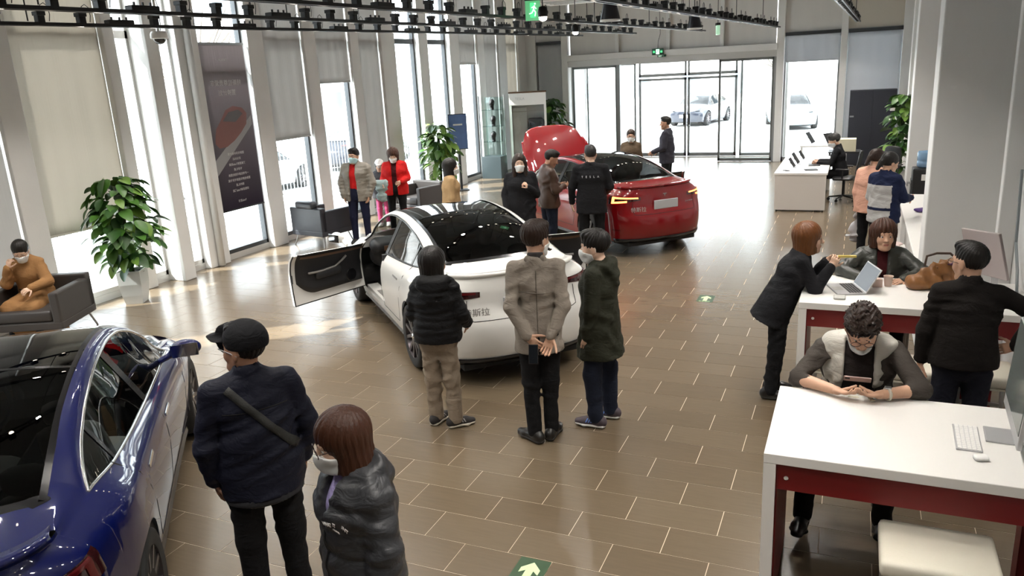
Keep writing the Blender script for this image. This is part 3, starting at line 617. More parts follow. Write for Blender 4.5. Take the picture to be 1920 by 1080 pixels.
def wheel_meshes():
    ty = MB().lathe([(.235, -.105), (.30, -.115), (.325, -.105), (.335, -.07), (.336, 0), (.335, .07), (.325, .105), (.30, .115), (.235, .105)], 40, axis='y').mesh('tyre', M_TYRE, True)
    rm = MB(); rm.lathe([(.24, .105), (.236, .085), (.228, .06), (.225, -.09)], 40, axis='y')
    for i in range(10):
        a = 2*math.pi*(i//2)/5+(.16 if i % 2 else -.16); b = 2*math.pi*(i//2)/5+(.30 if i % 2 else -.30)
        p0, p1 = Vector((.05*math.cos(a), .085, .05*math.sin(a))), Vector((.232*math.cos(b), .10, .232*math.sin(b))); d = (p1-p0).normalized(); s = d.cross(Vector((0, 1, 0))).normalized()
        vs = [p0+s*.022, p0-s*.022, p1-s*.015, p1+s*.015]; vs = vs+[v-Vector((0, .03, 0)) for v in vs]; rm.add(vs, [(0, 1, 2, 3), (7, 6, 5, 4), (0, 4, 5, 1), (1, 5, 6, 2), (2, 6, 7, 3), (3, 7, 4, 0)])
    rm.lathe([(0, .095), (.055, .092), (.065, .07), (.065, .04)], 20, axis='y'); ri = rm.mesh('rim', M_RIMD, False)
    br = MB().lathe([(0, .02), (.165, .02), (.165, 0), (0, 0)], 28, axis='y').mesh('brake_disc', M_DISC); cap = MB().lathe([(0, .101), (.03, .099), (.034, .09)], 16, axis='y').mesh('centre_cap', M_CHROME, True)
    return ty, ri, br, cap
WHEEL = wheel_meshes()
def mirror_pts(P, s): return [[(p[0], p[1]*s, p[2]) for p in row] for row in P]
def car(name, label, loc, heading, pm, cat='car', group=None, open_doors=(), hood_open=False, seat=None, plate=True, lit=False, chrome=False, simple=False, door_ang=62):
    C = empty(name, (loc[0], loc[1], .001), heading); tag(C, label, cat, group); seat = seat or M_SEATB
    iA, iB, iC = [min(range(len(ST)), key=lambda i: abs(ST[i]-v)) for v in DX]; body = MB(); ns = len(ST)
    for s in (1, -1):
        sd = 'L' if s > 0 else 'R'
        rows = [[side_pt(x, k) for k in range(-1, len(US))] for x in ST]
        def seg(i0, i1, k0=0): body.grid(mirror_pts([r[k0:] for r in rows[i0:i1+1]], s), flip=s > 0)
        gaps = ([(iA, iB)] if 'R'+sd in open_doors else [])+([(iB, iC)] if 'F'+sd in open_doors else []); i_ = 0
        for g0, g1 in gaps:
            if g0 > i_: seg(i_, g0)
            body.grid(mirror_pts([r[:2] for r in rows[g0:g1+1]], s), flip=s > 0); i_ = g1
        seg(i_, ns-1)
        # C pillars, cantrail, rear quarter
        body.grid(mirror_pts([[rail_pt(x, t) for t in np.linspace(0, 1, 5)] for x in ST if x <= 1.0], s), flip=s > 0)
        if not hood_open: body.grid(mirror_pts([[rail_pt(x, t) for t in np.linspace(0, 1, 5)]+[top_pt(x, t) for t in np.linspace(0, 1, 9)[1:]] for x in ST if x >= 1.0], s), flip=s > 0)
        body.grid(mirror_pts([[top_pt(x, t) for t in np.linspace(0, 1, 11)] for x in ST if x <= -1.7199], s), flip=s > 0)      # boot lid
        zs = [.25, .28, .31, .36, .44, .52, .6, .66, .72, .78, .84, .9, .94, .98, 1.01, 1.035, 1.055, 1.075]
        body.grid(mirror_pts([[tail_pt(t, z) for z in zs] for t in np.linspace(0, 1, 20)], s), flip=s < 0)
        zn = np.linspace(.22, .70, 9); body.grid(mirror_pts([[nose_pt(t, z) for z in zn] for t in np.linspace(0, 1, 14)], s), flip=s > 0)
    weld(body.build('body', pm, C, smooth=True, angle=38))
    def two(fn, nm, m, smooth=True, both=True):
        for s in ((1, -1) if both else (1,)): fn(MB(), s).build(nm, m, C, smooth=smooth)
    # glazing
    roof = MB(); wsh = MB(); rg = MB()
    for s in (1, -1):
        roof.grid(mirror_pts([[top_pt(x, t) for t in np.linspace(0, 1, 9)] for x in ST if -.6201 <= x <= .3501], s), flip=s > 0); wsh.grid(mirror_pts([[top_pt(x, t) for t in np.linspace(0, 1, 9)] for x in ST if .3499 <= x <= .9801], s), flip=s > 0)
        rg.grid(mirror_pts([[top_pt(x, t) for t in np.linspace(0, 1, 11)] for x in ST if -1.7201 <= x <= -.5999], s), flip=s > 0)
    weld(roof.build('roof_glass', M_GLASSR, C, smooth=True)); weld(wsh.build('windscreen', M_GLASSC, C, smooth=True)); weld(rg.build('rear_window', M_GLASSR, C, smooth=True))
    # black surround of the glass
    fr = MB()
    for s in (1, -1):
        nr = lambda p: (p.x*.1-.05, (1 if p.y > 0 else -1)*.6, .9)
        fr.grid([[tuple(q) for q in r] for r in ribbon([(top_pt(x, .02)[0], s*top_pt(x, .02)[1], top_pt(x, .02)[2]) for x in ST if -1.72 <= x <= .98], .035, .002, nr)])
        fr.grid([[tuple(q) for q in r] for r in ribbon([(p[0], s*p[1], p[2]) for p in (top_pt(-1.71, t) for t in np.linspace(0, 1, 11))], .07, .002, lambda p: (-.45, 0, .9))])
        fr.grid([[tuple(q) for q in r] for r in ribbon([(p[0], s*p[1], p[2]) for p in (top_pt(-.61, t) for t in np.linspace(0, 1, 9))], .03, .002, lambda p: (-.1, 0, 1))])
        fr.grid([[tuple(q) for q in r] for r in ribbon([(p[0], s*p[1], p[2]) for p in (top_pt(.34, t) for t in np.linspace(0, 1, 9))], .05, .002, lambda p: (.2, 0, 1))])
    fo = fr.build('glass_surround', M_TRIM, C); so = fo.modifiers.new('thickness', 'SOLIDIFY'); so.thickness = .002
    xs_f = [x for x in ST if DX[1] <= x <= 1.0]; xs_r = [x for x in ST if -1.62 <= x <= DX[1]]
    tr = M_CHROME if chrome else M_TRIM
    for s in (1, -1):
        sd = 'L' if s > 0 else 'R'
        for nm, xs in (('side_window', xs_f), ('side_window', xs_r)):
            if xs is xs_f and 'F'+sd in open_doors: continue
            if xs is xs_r and 'R'+sd in open_doors: xs = [x for x in xs_r if x <= -1.16]
            MB().grid(mirror_pts([[tuple(dlo(x)[0][i]+(dlo(x)[1][i]-dlo(x)[0][i])*t for i in range(3)) for t in (0, .33, .66, 1)] for x in xs], s), flip=s > 0).build(nm, M_GLASSC, C, smooth=True)
        lowl = [(dlo(x)[0][0], s*dlo(x)[0][1], dlo(x)[0][2]) for x in ST if -1.62 <= x <= 1.0 and not ('F'+sd in open_doors and x > DX[1]) and not ('R'+sd in open_doors and -1.06 < x < DX[1])]; upl = [(dlo(x)[1][0], s*dlo(x)[1][1], dlo(x)[1][2]) for x in ST if -1.62 <= x <= 1.0]
        t_ = MB(); t_.tube(upl, .011, 6); t_.tube(lowl, .011, 6); t_.build('window_trim', tr, C, smooth=True)
        for xa, xb, dxt in ((DX[1]-.05, DX[1]+.05, -.10), (-1.20, -1.16, .02)):
            q = []; bp = MB()   # B pillar and quarter-light bar
            for t in np.linspace(0, 1, 6):
                row = []
                for x in (xa, xb):
                    xx = x+dxt*t; a, b = dlo(xx); row.append((xx, s*(a[1]+(b[1]-a[1])*t+.004), a[2]+(b[2]-a[2])*t))
                q.append(row)
            bp.grid(q, flip=s > 0)
            b_ = bp.build('window_pillar', M_TRIM, C); so = b_.modifiers.new('thickness', 'SOLIDIFY'); so.thickness = .01
        if simple: continue
        # panel gaps, sill, handles
        sp = lambda x, z: (x, s*side_y(x, z), z); gp = MB()
        lines = [[sp(DX[1]+(.03 if z < .8 else .03), z) for z in np.linspace(.34, c_zb(DX[1])-.01, 10)], [sp(x, .345) for x in np.linspace(DX[2], -.88, 16)],
                 [sp(x, z) for x, z in ((-.88, .345), (-.93, .42), (-.97, .52), (-1.02, .64), (-1.10, .78), (-1.20, .92), (-1.27, 1.04))]]
        if 'R'+sd in open_doors: lines = [[sp(x, .345) for x in np.linspace(DX[2], DX[1], 10)]]
        if 'F'+sd not in open_doors: lines.append([sp(DX[2]+.03*(z-.7), z) for z in np.linspace(.345, c_zb(DX[2])-.01, 10)])
        else: lines[1] = [sp(x, .345) for x in np.linspace(DX[1], -.88, 9)]
        for l in lines: gp.grid([[tuple(q) for q in r] for r in ribbon(l, .007, .0015)])
        g_ = gp.build('panel_gap', M_GAP, C); so = g_.modifiers.new('thickness', 'SOLIDIFY'); so.thickness = .002
        sill = MB().grid([[tuple(q) for q in r] for r in ribbon([sp(x, .215) for x in np.linspace(-1.02, 1.02, 10)], .06, .004)]).build('sill_trim', M_TRIM, C); so = sill.modifiers.new('thickness', 'SOLIDIFY'); so.thickness = .008
        for x0 in [v for v, k_ in ((-.98, 'R'), (-.10, 'F')) if k_+sd not in open_doors]:
            hd = MB(); z0 = c_zb(x0)-.16; hd.grid([[tuple(q) for q in r] for r in ribbon([sp(x0+dx, z0+.01*dx) for dx in np.linspace(0, .20, 6)], .022, .006)]); h_ = hd.build('door_handle', M_CHROME if chrome else M_GREYT, C); so = h_.modifiers.new('thickness', 'SOLIDIFY'); so.thickness = .006
    # wheels, arch liners, underbody
    for x in (AX, -AX):
        for s in (1, -1):
            w = empty('wheel', (x, s*.80, ZW), 0 if s > 0 else math.pi, C)
            for nm, me in zip(('tyre', 'rim', 'brake_disc', 'centre_cap'), WHEEL): link(nm, me, w)
            MB().lathe([(AR+.003, 0), (AR+.003, -.30), (0, -.30)], 20, (x, 0, ZW), 'y', 0, math.pi).build('arch_liner', M_GAP, C, loc=(0, .89, 0) if s > 0 else (0, -.59, 0))
    MB().box(-2.25, 2.15, -.62, .62, .17, .26).box(-1.02, 1.02, -.84, .84, .17, .25).build('underbody', M_GAP, C)
    di = MB()
    for s in (1, -1): di.grid(mirror_pts([[tail_pt(t, z, .006) for z in (.235, .27, .305)] for t in np.linspace(.12, 1, 14)], s), flip=s < 0)
    d_ = di.build('diffuser', M_TRIM, C, smooth=True); so = d_.modifiers.new('thickness', 'SOLIDIFY'); so.thickness = .004
    # tail lamps
    for s in (1, -1):
        def lamp(t0, t1, zl, zh, off):
            ts = np.linspace(t0, t1, 14); return mirror_pts([[tail_pt(t, zl(t)+(zh(t)-zl(t))*u, off) for u in (0, .25, .5, .75, 1)] for t in ts], s)
        q = lambda t: (t-.0)/.70
        o = MB().grid(lamp(.0, .70, lambda t: .845+.05*q(t), lambda t: .975-.03*q(t), .006), flip=s < 0).build('tail_lamp', M_LAMPD, C, smooth=True)
        m_ = M_LITR if lit else M_LAMPR; r = MB()
        r.grid(lamp(.12, .66, lambda t: .940-.02*q(t), lambda t: .970-.03*q(t), .010), flip=s < 0); r.grid(lamp(.12, .48, lambda t: .852+.03*q(t), lambda t: .880+.03*q(t), .010), flip=s < 0); r.grid(lamp(.12, .20, lambda t: .86, lambda t: .955, .010), flip=s < 0)
        r.build('light_bar', m_, o, smooth=True)
        MB().grid(mirror_pts([[tail_pt(t, z, .004) for z in (.43, .455)] for t in np.linspace(.10, .30, 6)], s), flip=s < 0).build('reflector', mat('reflector_red', (.10, .005, .005), .25), C)
    # boot seam, badge recess, plate
    gp = MB()
    for s in (1, -1):
        nr = lambda p: (-1, .2*(1 if p.y > 0 else -1), .1)
        gp.grid([[tuple(q) for q in r] for r in ribbon([(p[0], s*p[1], p[2]) for p in [tail_pt(.58, z) for z in (.87, .84, .78, .72, .69)]+[tail_pt(t, .675) for t in np.linspace(.63, 1, 8)]], .007, .002, nr)])
    g_ = gp.build('boot_gap', M_GAP, C); so = g_.modifiers.new('thickness', 'SOLIDIFY'); so.thickness = .002
    lip = MB()
    for s in (1, -1): lip.grid(mirror_pts([[tail_pt(t, 1.068, .0), (tail_pt(t, 1.075, .022)[0], tail_pt(t, 1.075)[1], 1.098), (tail_pt(t, 1.075, -.10)[0], tail_pt(t, 1.075)[1]*.97, 1.082)] for t in np.linspace(.12, 1, 14)], s), flip=s < 0)
    l_ = lip.build('spoiler', pm, C, smooth=True); so = l_.modifiers.new('thickness', 'SOLIDIFY'); so.thickness = .008
    xp = tail_pt(1, .8)[0]
    if plate: MB().box(xp-.03, xp-.012, -.22, .22, .735, .875, bev=.006).build('number_plate', M_PLATE, C)
    if not simple:
        T = MB().prism([(-.035, .028), (.035, .028), (.035, .018), (.008, .016), (.0, -.03), (-.008, .016), (-.035, .018)], .004); R = Matrix(((0, 0, -1, tail_pt(1, .95)[0]-.003), (-1, 0, 0, 0), (0, 1, 0, .94), (0, 0, 0, 1)))
        T.v = [tuple(R @ Vector(v)) for v in T.v]; T.build('emblem', M_GREYT, C)
        pb = tail_pt(.66, .745); lettering('特斯拉', .085, M_GREYT if not lit else M_CHROME, C, Matrix.Translation((pb[0]-.012, pb[1], .752)) @ Matrix.Rotation(-.22, 4, 'Z') @ Matrix(((0, 0, -1, 0), (-1, 0, 0, 0), (0, 1, 0, 0), (0, 0, 0, 1))), .002, name='badge')
        if lit: pb = tail_pt(.66, .80); lettering('DUAL MOTOR', .026, M_CHROME, C, Matrix.Translation((pb[0]-.012, -pb[1]+.02, .80)) @ Matrix.Rotation(.22, 4, 'Z') @ Matrix(((0, 0, -1, 0), (-1, 0, 0, 0), (0, 1, 0, 0), (0, 0, 0, 1))), .002, name='badge')
        for s in (1, -1):
            ms = empty('mirror', (.66, s*.86, .985), 0, C if 'F'+('L' if s > 0 else 'R') not in open_doors else None); 
            put('mirror_shell', solid([EC((.02, s*.13, .02), None, (.055, .115, .07), k=.01), EC((.035, s*.05, -.01), (0, s*-.06, -.05), .028, .022, k=.02)], .008), pm, ms)
            MB().box(-.045, -.038, s*.03 if s > 0 else -.225, .225 if s > 0 else s*.03, -.03, .07, bev=.003).build('mirror_glass', mat('mirror_silver', (.6, .62, .63), .03, 1), ms)
            C['m'+('L' if s > 0 else 'R')] = ms.name
    # cabin
    ca = MB().box(-1.05, 1.0, -.72, .72, .26, .30); ca.box(-1.75, -1.05, -.70, .70, .30, .62); ca.build('cabin_floor', M_CARD, C)
    if not simple:
        put('dashboard', solid([EC((.88, -.66, .84), (.88, .66, .84), (.17, .11), X=(1, 0, 0), k=.02), EC((.98, -.6, .70), (.98, .6, .70), .16)], .03), M_CARD, C); MB().box(.70, .72, -.62, .62, .80, .86, bev=.004).build('dash_trim', M_WOOD, C)
        MB().box(.62, .64, -.20, .20, .80, 1.05, bev=.008).build('screen', mat('screen_black', (.01, .012, .015), .1), C); MB().lathe([(.185+.017*math.cos(a), .017*math.sin(a)) for a in np.linspace(0, 2*math.pi, 9)], 28).build('steering_wheel', M_CARD, C, loc=(.50, .37, .83), rot=(0, math.radians(-62), 0), smooth=True)
        for x, ys in ((.05, (.37, -.37)), (-.85, (.38, -.38))):
            for y in ys:
                st = empty('seat', (x, y, .28), 0, C)
                put('cushion', solid([EC((.26, 0, .17), (-.16, 0, .13), (.24, .085), X=(0, 1, 0), k=.03)], .025), seat, st); put('backrest', solid([EC((-.22, 0, .20), (-.42, 0, .62), (.23, .075), (.19, .06), X=(0, 1, 0), k=.03)], .025), seat, st); put('headrest', solid([EC((-.45, 0, .72), (-.47, 0, .80), (.12, .05), X=(0, 1, 0), k=.02)], .02), seat, st)
        MB().box(-.5, .6, -.11, .11, .30, .55, bev=.03).build('centre_console', M_CARD, C)
    # opened doors
    for od in open_doors:
        s = 1 if od[1] == 'L' else -1; hx, ex_ = (DX[2], DX[1]) if od[0] == 'F' else (DX[1], DX[0]); hy = side_y(hx, .7)
        D = empty('door', (hx, s*(hy-.02), 0), 0, C); D.rotation_euler = (0, 0, -s*math.radians(door_ang)); xs = [x for x in ST if ex_+.004 <= x <= hx-.004]
        loc_ = lambda p, inn=0: (p[0]-hx, s*(p[1]-inn)-s*(hy-.02), p[2])
        out_ = MB().grid([[loc_(side_pt(x, k)) for k in range(0, len(US))] for x in xs], flip=s > 0).build('door_skin', pm, D, smooth=True)
        inr = MB(); inr.grid([[loc_(side_pt(x, k), .05) for k in range(0, len(US))] for x in xs], flip=s < 0)
        ring = [(x, 0) for x in xs]+[(xs[-1], k) for k in range(1, len(US))]+[(x, len(US)-1) for x in reversed(xs[:-1])]+[(xs[0], k) for k in range(len(US)-2, -1, -1)]
        inr.grid([[loc_(side_pt(x, k), 0) for x, k in ring], [loc_(side_pt(x, k), .05) for x, k in ring]], flip=s > 0); inr.build('door_shell', pm, D, smooth=True, angle=35)
        def card(x, z, o): return (x-hx, s*(side_y(x, z)-.05-o)-s*(hy-.02), z)
        xa, xb = ex_+.09, hx-.05
        def outline(u, v):    # rounded lower rear corner
            x = xa+(xb-xa)*u; zt = c_zb(x)+.012; zl = .44+.16*max(0, 1-u/.28)**2.2; return x, zl+(zt-zl)*v
        cd = MB(); P = []
        for u in np.linspace(0, 1, 22):
            row = []
            for v in np.linspace(0, 1, 14):
                x, z = outline(u, v); e = min(u, 1-u, v*.8)*18; row.append(card(x, z, .002+.035*min(1, e)+.012*math.sin(min(1, max(0, (v-.35)/.2))*math.pi)*(.3+.7*u)))
            P.append(row)
        cd.grid(P, flip=s < 0); cd.build('door_card', M_CARD, D, smooth=True)
        MB().grid([[card(outline(u, v)[0], outline(u, v)[1], .046) for v in (.86, .93)] for u in np.linspace(.02, .98, 12)], flip=s < 0).build('wood_trim', M_WOOD, D); MB().tube([card(*outline(u, v), .062) for u, v in ((.15, .48), (.35, .50), (.55, .54), (.66, .66), (.72, .76))], .014, 8).build('pull_handle', M_GREYT, D, smooth=True)
        put('armrest', solid([EC(card(*outline(.28, .42), .05), card(*outline(.62, .46), .05), (.06, .03), X=(0, 0, 1))], .02), M_CARD, D); MB().lathe([(0, 0), (.075, 0), (.08, .006)], 20, card(*outline(.80, .22), .052), 'y').build('speaker_grille', M_TRIM, D)
        sl = MB(); sl.tube([loc_(side_pt(x, 0), .045) for x in xs]+[loc_(side_pt(xs[-1], k), .045) for k in range(1, len(US))], .009, 6); sl.tube([loc_(side_pt(xs[0], k), .045) for k in range(0, len(US))], .009, 6); sl.build('door_seal', M_GAP, D)
        MB().box(xs[0]-hx-.004, xs[0]-hx+.004, *sorted((s*-.03, s*-.055)), .62, .72).build('door_latch', M_GAP, D)
        if od[0] == 'F': mr = bpy.data.objects[C['m'+od[1]]]; mr.parent = D; mr.location = (mr.location.x-hx, mr.location.y-s*(hy-.02), mr.location.z)
        # opening: sill plate
        sl = MB().box(ex_, hx, *sorted((s*.70, s*.84)), .28, .335).build('sill_plate', pm, C); MB().box(ex_+.3, hx-.39, *sorted((s*.74, s*.80)), .333, .339).build('scuff_plate', M_GREYT, sl)
        if od[0] == 'F': MB().box(DX[1]-.05, DX[1]+.01, *sorted((s*.74, s*.86)), .30, c_zb(DX[1])).build('pillar_trim', M_CARD, C)
    for k in ('mL', 'mR'):
        if k in C: del C[k]
    if hood_open:
        H = empty('bonnet', (1.02, 0, .93), 0, C); H.rotation_euler = (0, math.radians(-62), 0); h = MB()
        for s in (1, -1): h.grid(mirror_pts([[tuple(np.array(p)-np.array((1.02, 0, .93))) for p in ([rail_pt(x, t) for t in np.linspace(.6, 1, 3)]+[top_pt(x, t) for t in np.linspace(0, 1, 9)[1:]])] for x in ST if 1.03 <= x <= 1.86], s), flip=s > 0)
        o = weld(h.build('bonnet_skin', pm, H, smooth=True)); so = o.modifiers.new('thickness', 'SOLIDIFY'); so.thickness = .03
        MB().box(1.1, 2.0, -.62, .62, .5, .72).build('front_boot_tub', M_CARD, C)
    return C
P_WHITE = paint('pearl_white_paint', (.74, .73, .70)); P_RED = paint('red_paint', (.17, .0015, .004)); P_BLUE = paint('deep_blue_paint', (.001, .004, .060)); P_DARK = paint('dark_blue_grey_paint', (.015, .018, .028))
car('white_saloon_car', 'white saloon car with two doors open in the middle of the floor', (-2.04, 4.34), math.radians(135.9), P_WHITE, open_doors=('FL', 'RR'))
car('red_saloon_car', 'red saloon car with its bonnet raised and tail lamps lit', (-1.92, 9.78), math.radians(137), P_RED, open_doors=('RR',), hood_open=True, lit=True)
car('blue_saloon_car', 'glossy blue saloon car with chrome window trim at lower left', (-2.48, -.87), math.radians(131.0), P_BLUE, seat=M_SEATW, plate=False, chrome=True)

car('parked_car', 'dark parked car outside beyond the glass entrance door', (-4.6, 36.0), math.radians(-100), P_DARK, group='cars parked outside', simple=True, plate=False)
MB().box(2.27, 2.30, -.22, .22, .42, .56).build('front_plate', M_WHITE, bpy.data.objects['parked_car'])
car('parked_car', 'silver parked car outside, right of the entrance door', (-.2, 33.0), math.radians(-80), paint('silver_blue_paint', (.20, .28, .32), 1), group='cars parked outside', simple=True, plate=False)
car('parked_car', 'pale parked car outside beyond the fence, nearer the viewer', (-14.2, 14.5), math.radians(85), paint('pale_silver_paint', (.5, .52, .53), 1), group='cars parked outside', simple=True, plate=False)
car('parked_car', 'dark parked car outside beyond the fence, further away', (-14.6, 21.5), math.radians(92), P_DARK, group='cars parked outside', simple=True, plate=False)
for o in bpy.data.objects:
    if o.name.startswith('parked_car') and o.parent is None: o.location.z = -.039 if o.location.y > 22 else -.209
# ================================================================== tables, seats, desks, counter
M_REDP = mat('dark_red_panel', (.16, .004, .006), .4); M_CUSH = mat('cream_leather', (.66, .62, .52), .55, bump=.05, bscale=90); M_STEEL = mat('brushed_steel', (.45, .45, .45), .3, .9)
def high_table(x0, x1, y0, y1, h, lab, right_leg=True):
    t = empty('high_table', ((x0+x1)/2, (y0+y1)/2, 0)); tag(t, lab, 'table', 'white high tables'); a, b = (x1-x0)/2, (y1-y0)/2
    MB().box(-a, a, -b, b, h-.055, h, bev=.004).build('tabletop', M_WHITE, t)
    MB().box(-a, -a+.06, -b, b, 0, h-.055).build('side_panel', M_WHITE, t); MB().box(-a+.06, -a+.068, -b+.03, b-.03, 0, h-.055).build('panel_lining', M_REDP, t)
    for s in (-1, 1):
        ap = MB().box(-a+.068, a, *sorted((s*(b-.035), s*(b-.06))), h-.21, h-.055).build('apron', M_REDP, t)
        MB().lathe([(0, 0), (.011, 0), (.012, -.003)], 10, (-a+.11, s*(b-.035)-(.001 if s < 0 else -.003), h-.14), 'y').build('bolt_cap', M_WHITE, ap)
    if right_leg:
        for s in (-1, 1): MB().box(a-.36, a-.24, *sorted((s*(b-.06), s*(b-.18))), 0, h-.21).build('leg', M_REDP, t)
    return t
TH = 1.0
high_table(2.13, 3.78, -.13, .78, TH, 'front white high table with the wide desktop computer'); high_table(2.12, 3.78, 2.58, 3.50, TH, 'rear white high table with the laptop and leather bag')
def bar_stool(x, y, lab, h=.66, rz=0, w=.25, d=.20):
    o = empty('bar_stool', (x, y, 0), rz); tag(o, lab, 'stool', 'cream padded bar stools')
    cu = MB().box(-w, w, -d, d, h-.085, h, bev=.025).build('seat_cushion', M_CUSH, o, smooth=True, angle=50); MB().box(-w+.01, w-.01, -d+.01, d-.01, h-.10, h-.085).build('seat_board', M_CUSH, o)
    for sx in (-1, 1):
        for sy in (-1, 1): MB().box(sx*(w-.035)-.012, sx*(w-.035)+.012, sy*(d-.035)-.012, sy*(d-.035)+.012, 0, h-.1).build('leg', M_STEEL, o)
    for sx in (-1, 1): MB().box(sx*(w-.035)-.008, sx*(w-.035)+.008, -d+.035, d-.035, .22, .245).build('side_rail', M_STEEL, o)
    for sy in (-1, 1): MB().box(-w+.035, w-.035, sy*(d-.035)-.008, sy*(d-.035)+.008, .30, .325).build('foot_rail', M_STEEL, o)
    return o
bar_stool(2.93, -.22, 'cream bar stool at the bottom right, nearest the viewer', .68); bar_stool(2.50, 1.12, 'bar stool under the man in the padded vest', .66)
bar_stool(2.44, 2.36, 'cream bar stool showing left of the seated man, at the rear table', .66, w=.2); bar_stool(2.98, 2.32, 'cream bar stool left of the standing man in black', .66, w=.2); bar_stool(3.42, 2.34, 'cream bar stool right of the standing man in black', .66, w=.2); bar_stool(2.78, 3.72, 'bar stool under the woman in the quilted jacket', .66)
# desktop computer, keyboard, mouse on the front table
im = empty('desktop_computer', (3.27, .40, TH), 0); tag(im, 'large silver all-in-one computer seen edge on at the right', 'computer'); M_SILV = mat('silver_aluminium', (.62, .62, .63), .35, .6)
R_ = Matrix.Rotation(math.radians(-3), 4, 'Z')
MB().box(-.012, .012, -.30, .30, .07, .56, R_ @ Matrix.Rotation(math.radians(4), 4, 'Y'), bev=.006).build('display_shell', M_SILV, im); MB().box(-.0155, -.0125, -.29, .29, .14, .55, R_ @ Matrix.Rotation(math.radians(4), 4, 'Y')).build('screen', mat('screen_grey_glossy', (.16, .18, .17), .12), im)
MB().box(-.11, .06, -.09, .09, 0.0005, .010, R_, bev=.004).build('foot', M_SILV, im); MB().box(.03, .04, -.09, .09, .008, .30, R_).build('stand', M_SILV, im)
kb = empty('keyboard', (3.075, .33, TH), math.radians(88)); tag(kb, 'slim white keyboard on the front table', 'keyboard'); MB().box(-.15, .15, -.058, .058, .0004, .008, bev=.003).build('base', M_SILV, kb)
kt = mat('white_keycap', (.80, .79, .77), .5)
for r in range(5):
    n = 13 if r < 4 else 8
    for c in range(n):
        w = .286/n; MB().box(-.143+c*w+.001, -.143+(c+1)*w-.001, -.052+r*.021, -.034+r*.021, .008, .0105).build('key', kt, kb)
put('computer_mouse', solid([EC((3.09, .10, TH+.012), (3.13, .11, TH+.013), (.028, .014), X=(0, 1, 0), k=.01)], .005, cuts=[((0, 0, TH+.0008), (0, 0, -1))]), kt, None); tag(bpy.data.objects['computer_mouse'], 'small white mouse below the keyboard', 'mouse')
mat_o = MB().box(3.42, 3.76, -.08, .50, TH+.0004, TH+.003, bev=.001).build('desk_pad', mat('grey_desk_pad', (.40, .40, .40), .4)); tag(mat_o, 'grey pad on the front table by the computer', 'pad')
# second computer screen on the rear table, half hidden by the standing man
im2 = empty('desktop_computer', (3.55, 3.20, TH)); tag(im2, 'computer screen edge rising behind the head of the man in black', 'computer'); MB().box(-.012, .012, -.25, .25, .14, .52, Matrix.Rotation(math.radians(-14), 4, 'Y') @ Matrix.Rotation(math.radians(25), 4, 'Z'), bev=.006).build('display_shell', mat('pinkish_grey_back', (.42, .36, .35), .4), im2); MB().box(-.08, .08, -.10, .10, .0005, .012).build('foot', M_SILV, im2); MB().box(-.02, .03, -.03, .03, .01, .25).build('stand', M_SILV, im2)
# laptop, box, cup, phone, bag on the rear table
lp = empty('laptop', (2.46, 3.03, TH), math.radians(-72)); tag(lp, 'open silver laptop on the rear table', 'laptop'); MB().box(-.165, .165, -.115, .115, .0004, .015, bev=.004).build('base', M_SILV, lp)
for r in range(5):
    for c in range(6): MB().box(-.145+c*.049, -.145+c*.049+.044, -.01+r*.022, -.01+r*.022+.018, .015, .0165).build('key', M_BLACK, lp)
MB().box(-.05, .05, -.105, -.03, .0152, .0158).build('trackpad', M_ALUL, lp)
lid = MB().box(-.165, .165, 0, .008, 0, .225, bev=.003).build('lid', M_SILV, lp, (0, .112, .012), (math.radians(-30), 0, 0)); MB().box(-.155, .155, -.001, .0, .012, .215).build('screen', mat('laptop_screen', (.10, .11, .13), .2), lid)
pp = MB().box(-.045, .045, -.05, .05, .0004, .02, bev=.008).build('charger_puck', mat('pale_grey_plastic', (.5, .5, .47), .4), None, (2.42, 2.76, TH)); tag(pp, 'small pale grey puck beside the laptop', 'charger')
cp = empty('paper_cup', (2.79, 3.22, TH)); tag(cp, 'pale pink paper cup on the rear table', 'cup'); MB().lathe([(0, .001), (.028, .001), (.038, .088), (.040, .09), (.036, .088), (.027, .006), (0, .006)], 24).build('cup_wall', mat('pale_pink_paper', (.72, .55, .47), .6), cp, smooth=True, angle=50); MB().lathe([(0, .07), (.034, .07)], 20).build('drink', mat('tea', (.3, .2, .1), .1), cp)
bx = MB().box(-.04, .04, -.03, .03, .0004, .07, bev=.003).build('small_box', mat('pink_card', (.7, .52, .45), .6), None, (2.70, 3.19, TH), (0, 0, .3)); tag(bx, 'small pinkish box between the woman\'s hands and the cup', 'box')
bag = empty('leather_bag', (3.13, 3.22, TH), math.radians(12)); tag(bag, 'slouchy tan leather handbag on the rear table', 'bag'); wr_ = wrinkle(.013, 60, 3)
put('bag_body', solid([EC((-.15, 0, .05), (.16, 0, .06), (.09, .07), X=(0, 1, 0), k=.05), EC((-.06, 0, .13), (.14, 0, .17), (.06, .07), X=(0, 1, 0), k=.05), EC((.02, .0, .20), (.17, 0, .22), .045, k=.04)], .009, [((0, 0, .002), (0, 0, -1))], disp=wr_), mat('tan_leather', (.22, .095, .030), .42, var=.45, vscale=14, bump=.4, bscale=25), bag)
MB().tube([(-.08, 0, .19), (-.06, .03, .27), (.02, .05, .29), (.12, .04, .29), (.17, .0, .24)], .010, 8).build('handle', mat('dark_brown_leather', (.05, .025, .015), .4), bag, smooth=True); put('lining', solid([EC((.08, -.05, .22), (.17, -.04, .23), .03, k=.03)], .009, disp=wr_), mat('purple_cloth', (.09, .02, .08), .6), bag)
cb = MB().tube([(3.775, 3.9, 1.9), (3.77, 3.75, 1.3), (3.76, 3.5, 1.12), (3.72, 3.2, 1.03), (3.68, 2.9, 1.016)], .012, 6).build('power_cable', mat('grey_cable', (.2, .22, .23), .5)); tag(cb, 'grey cable hanging along the right wall behind the man in black', 'cable')
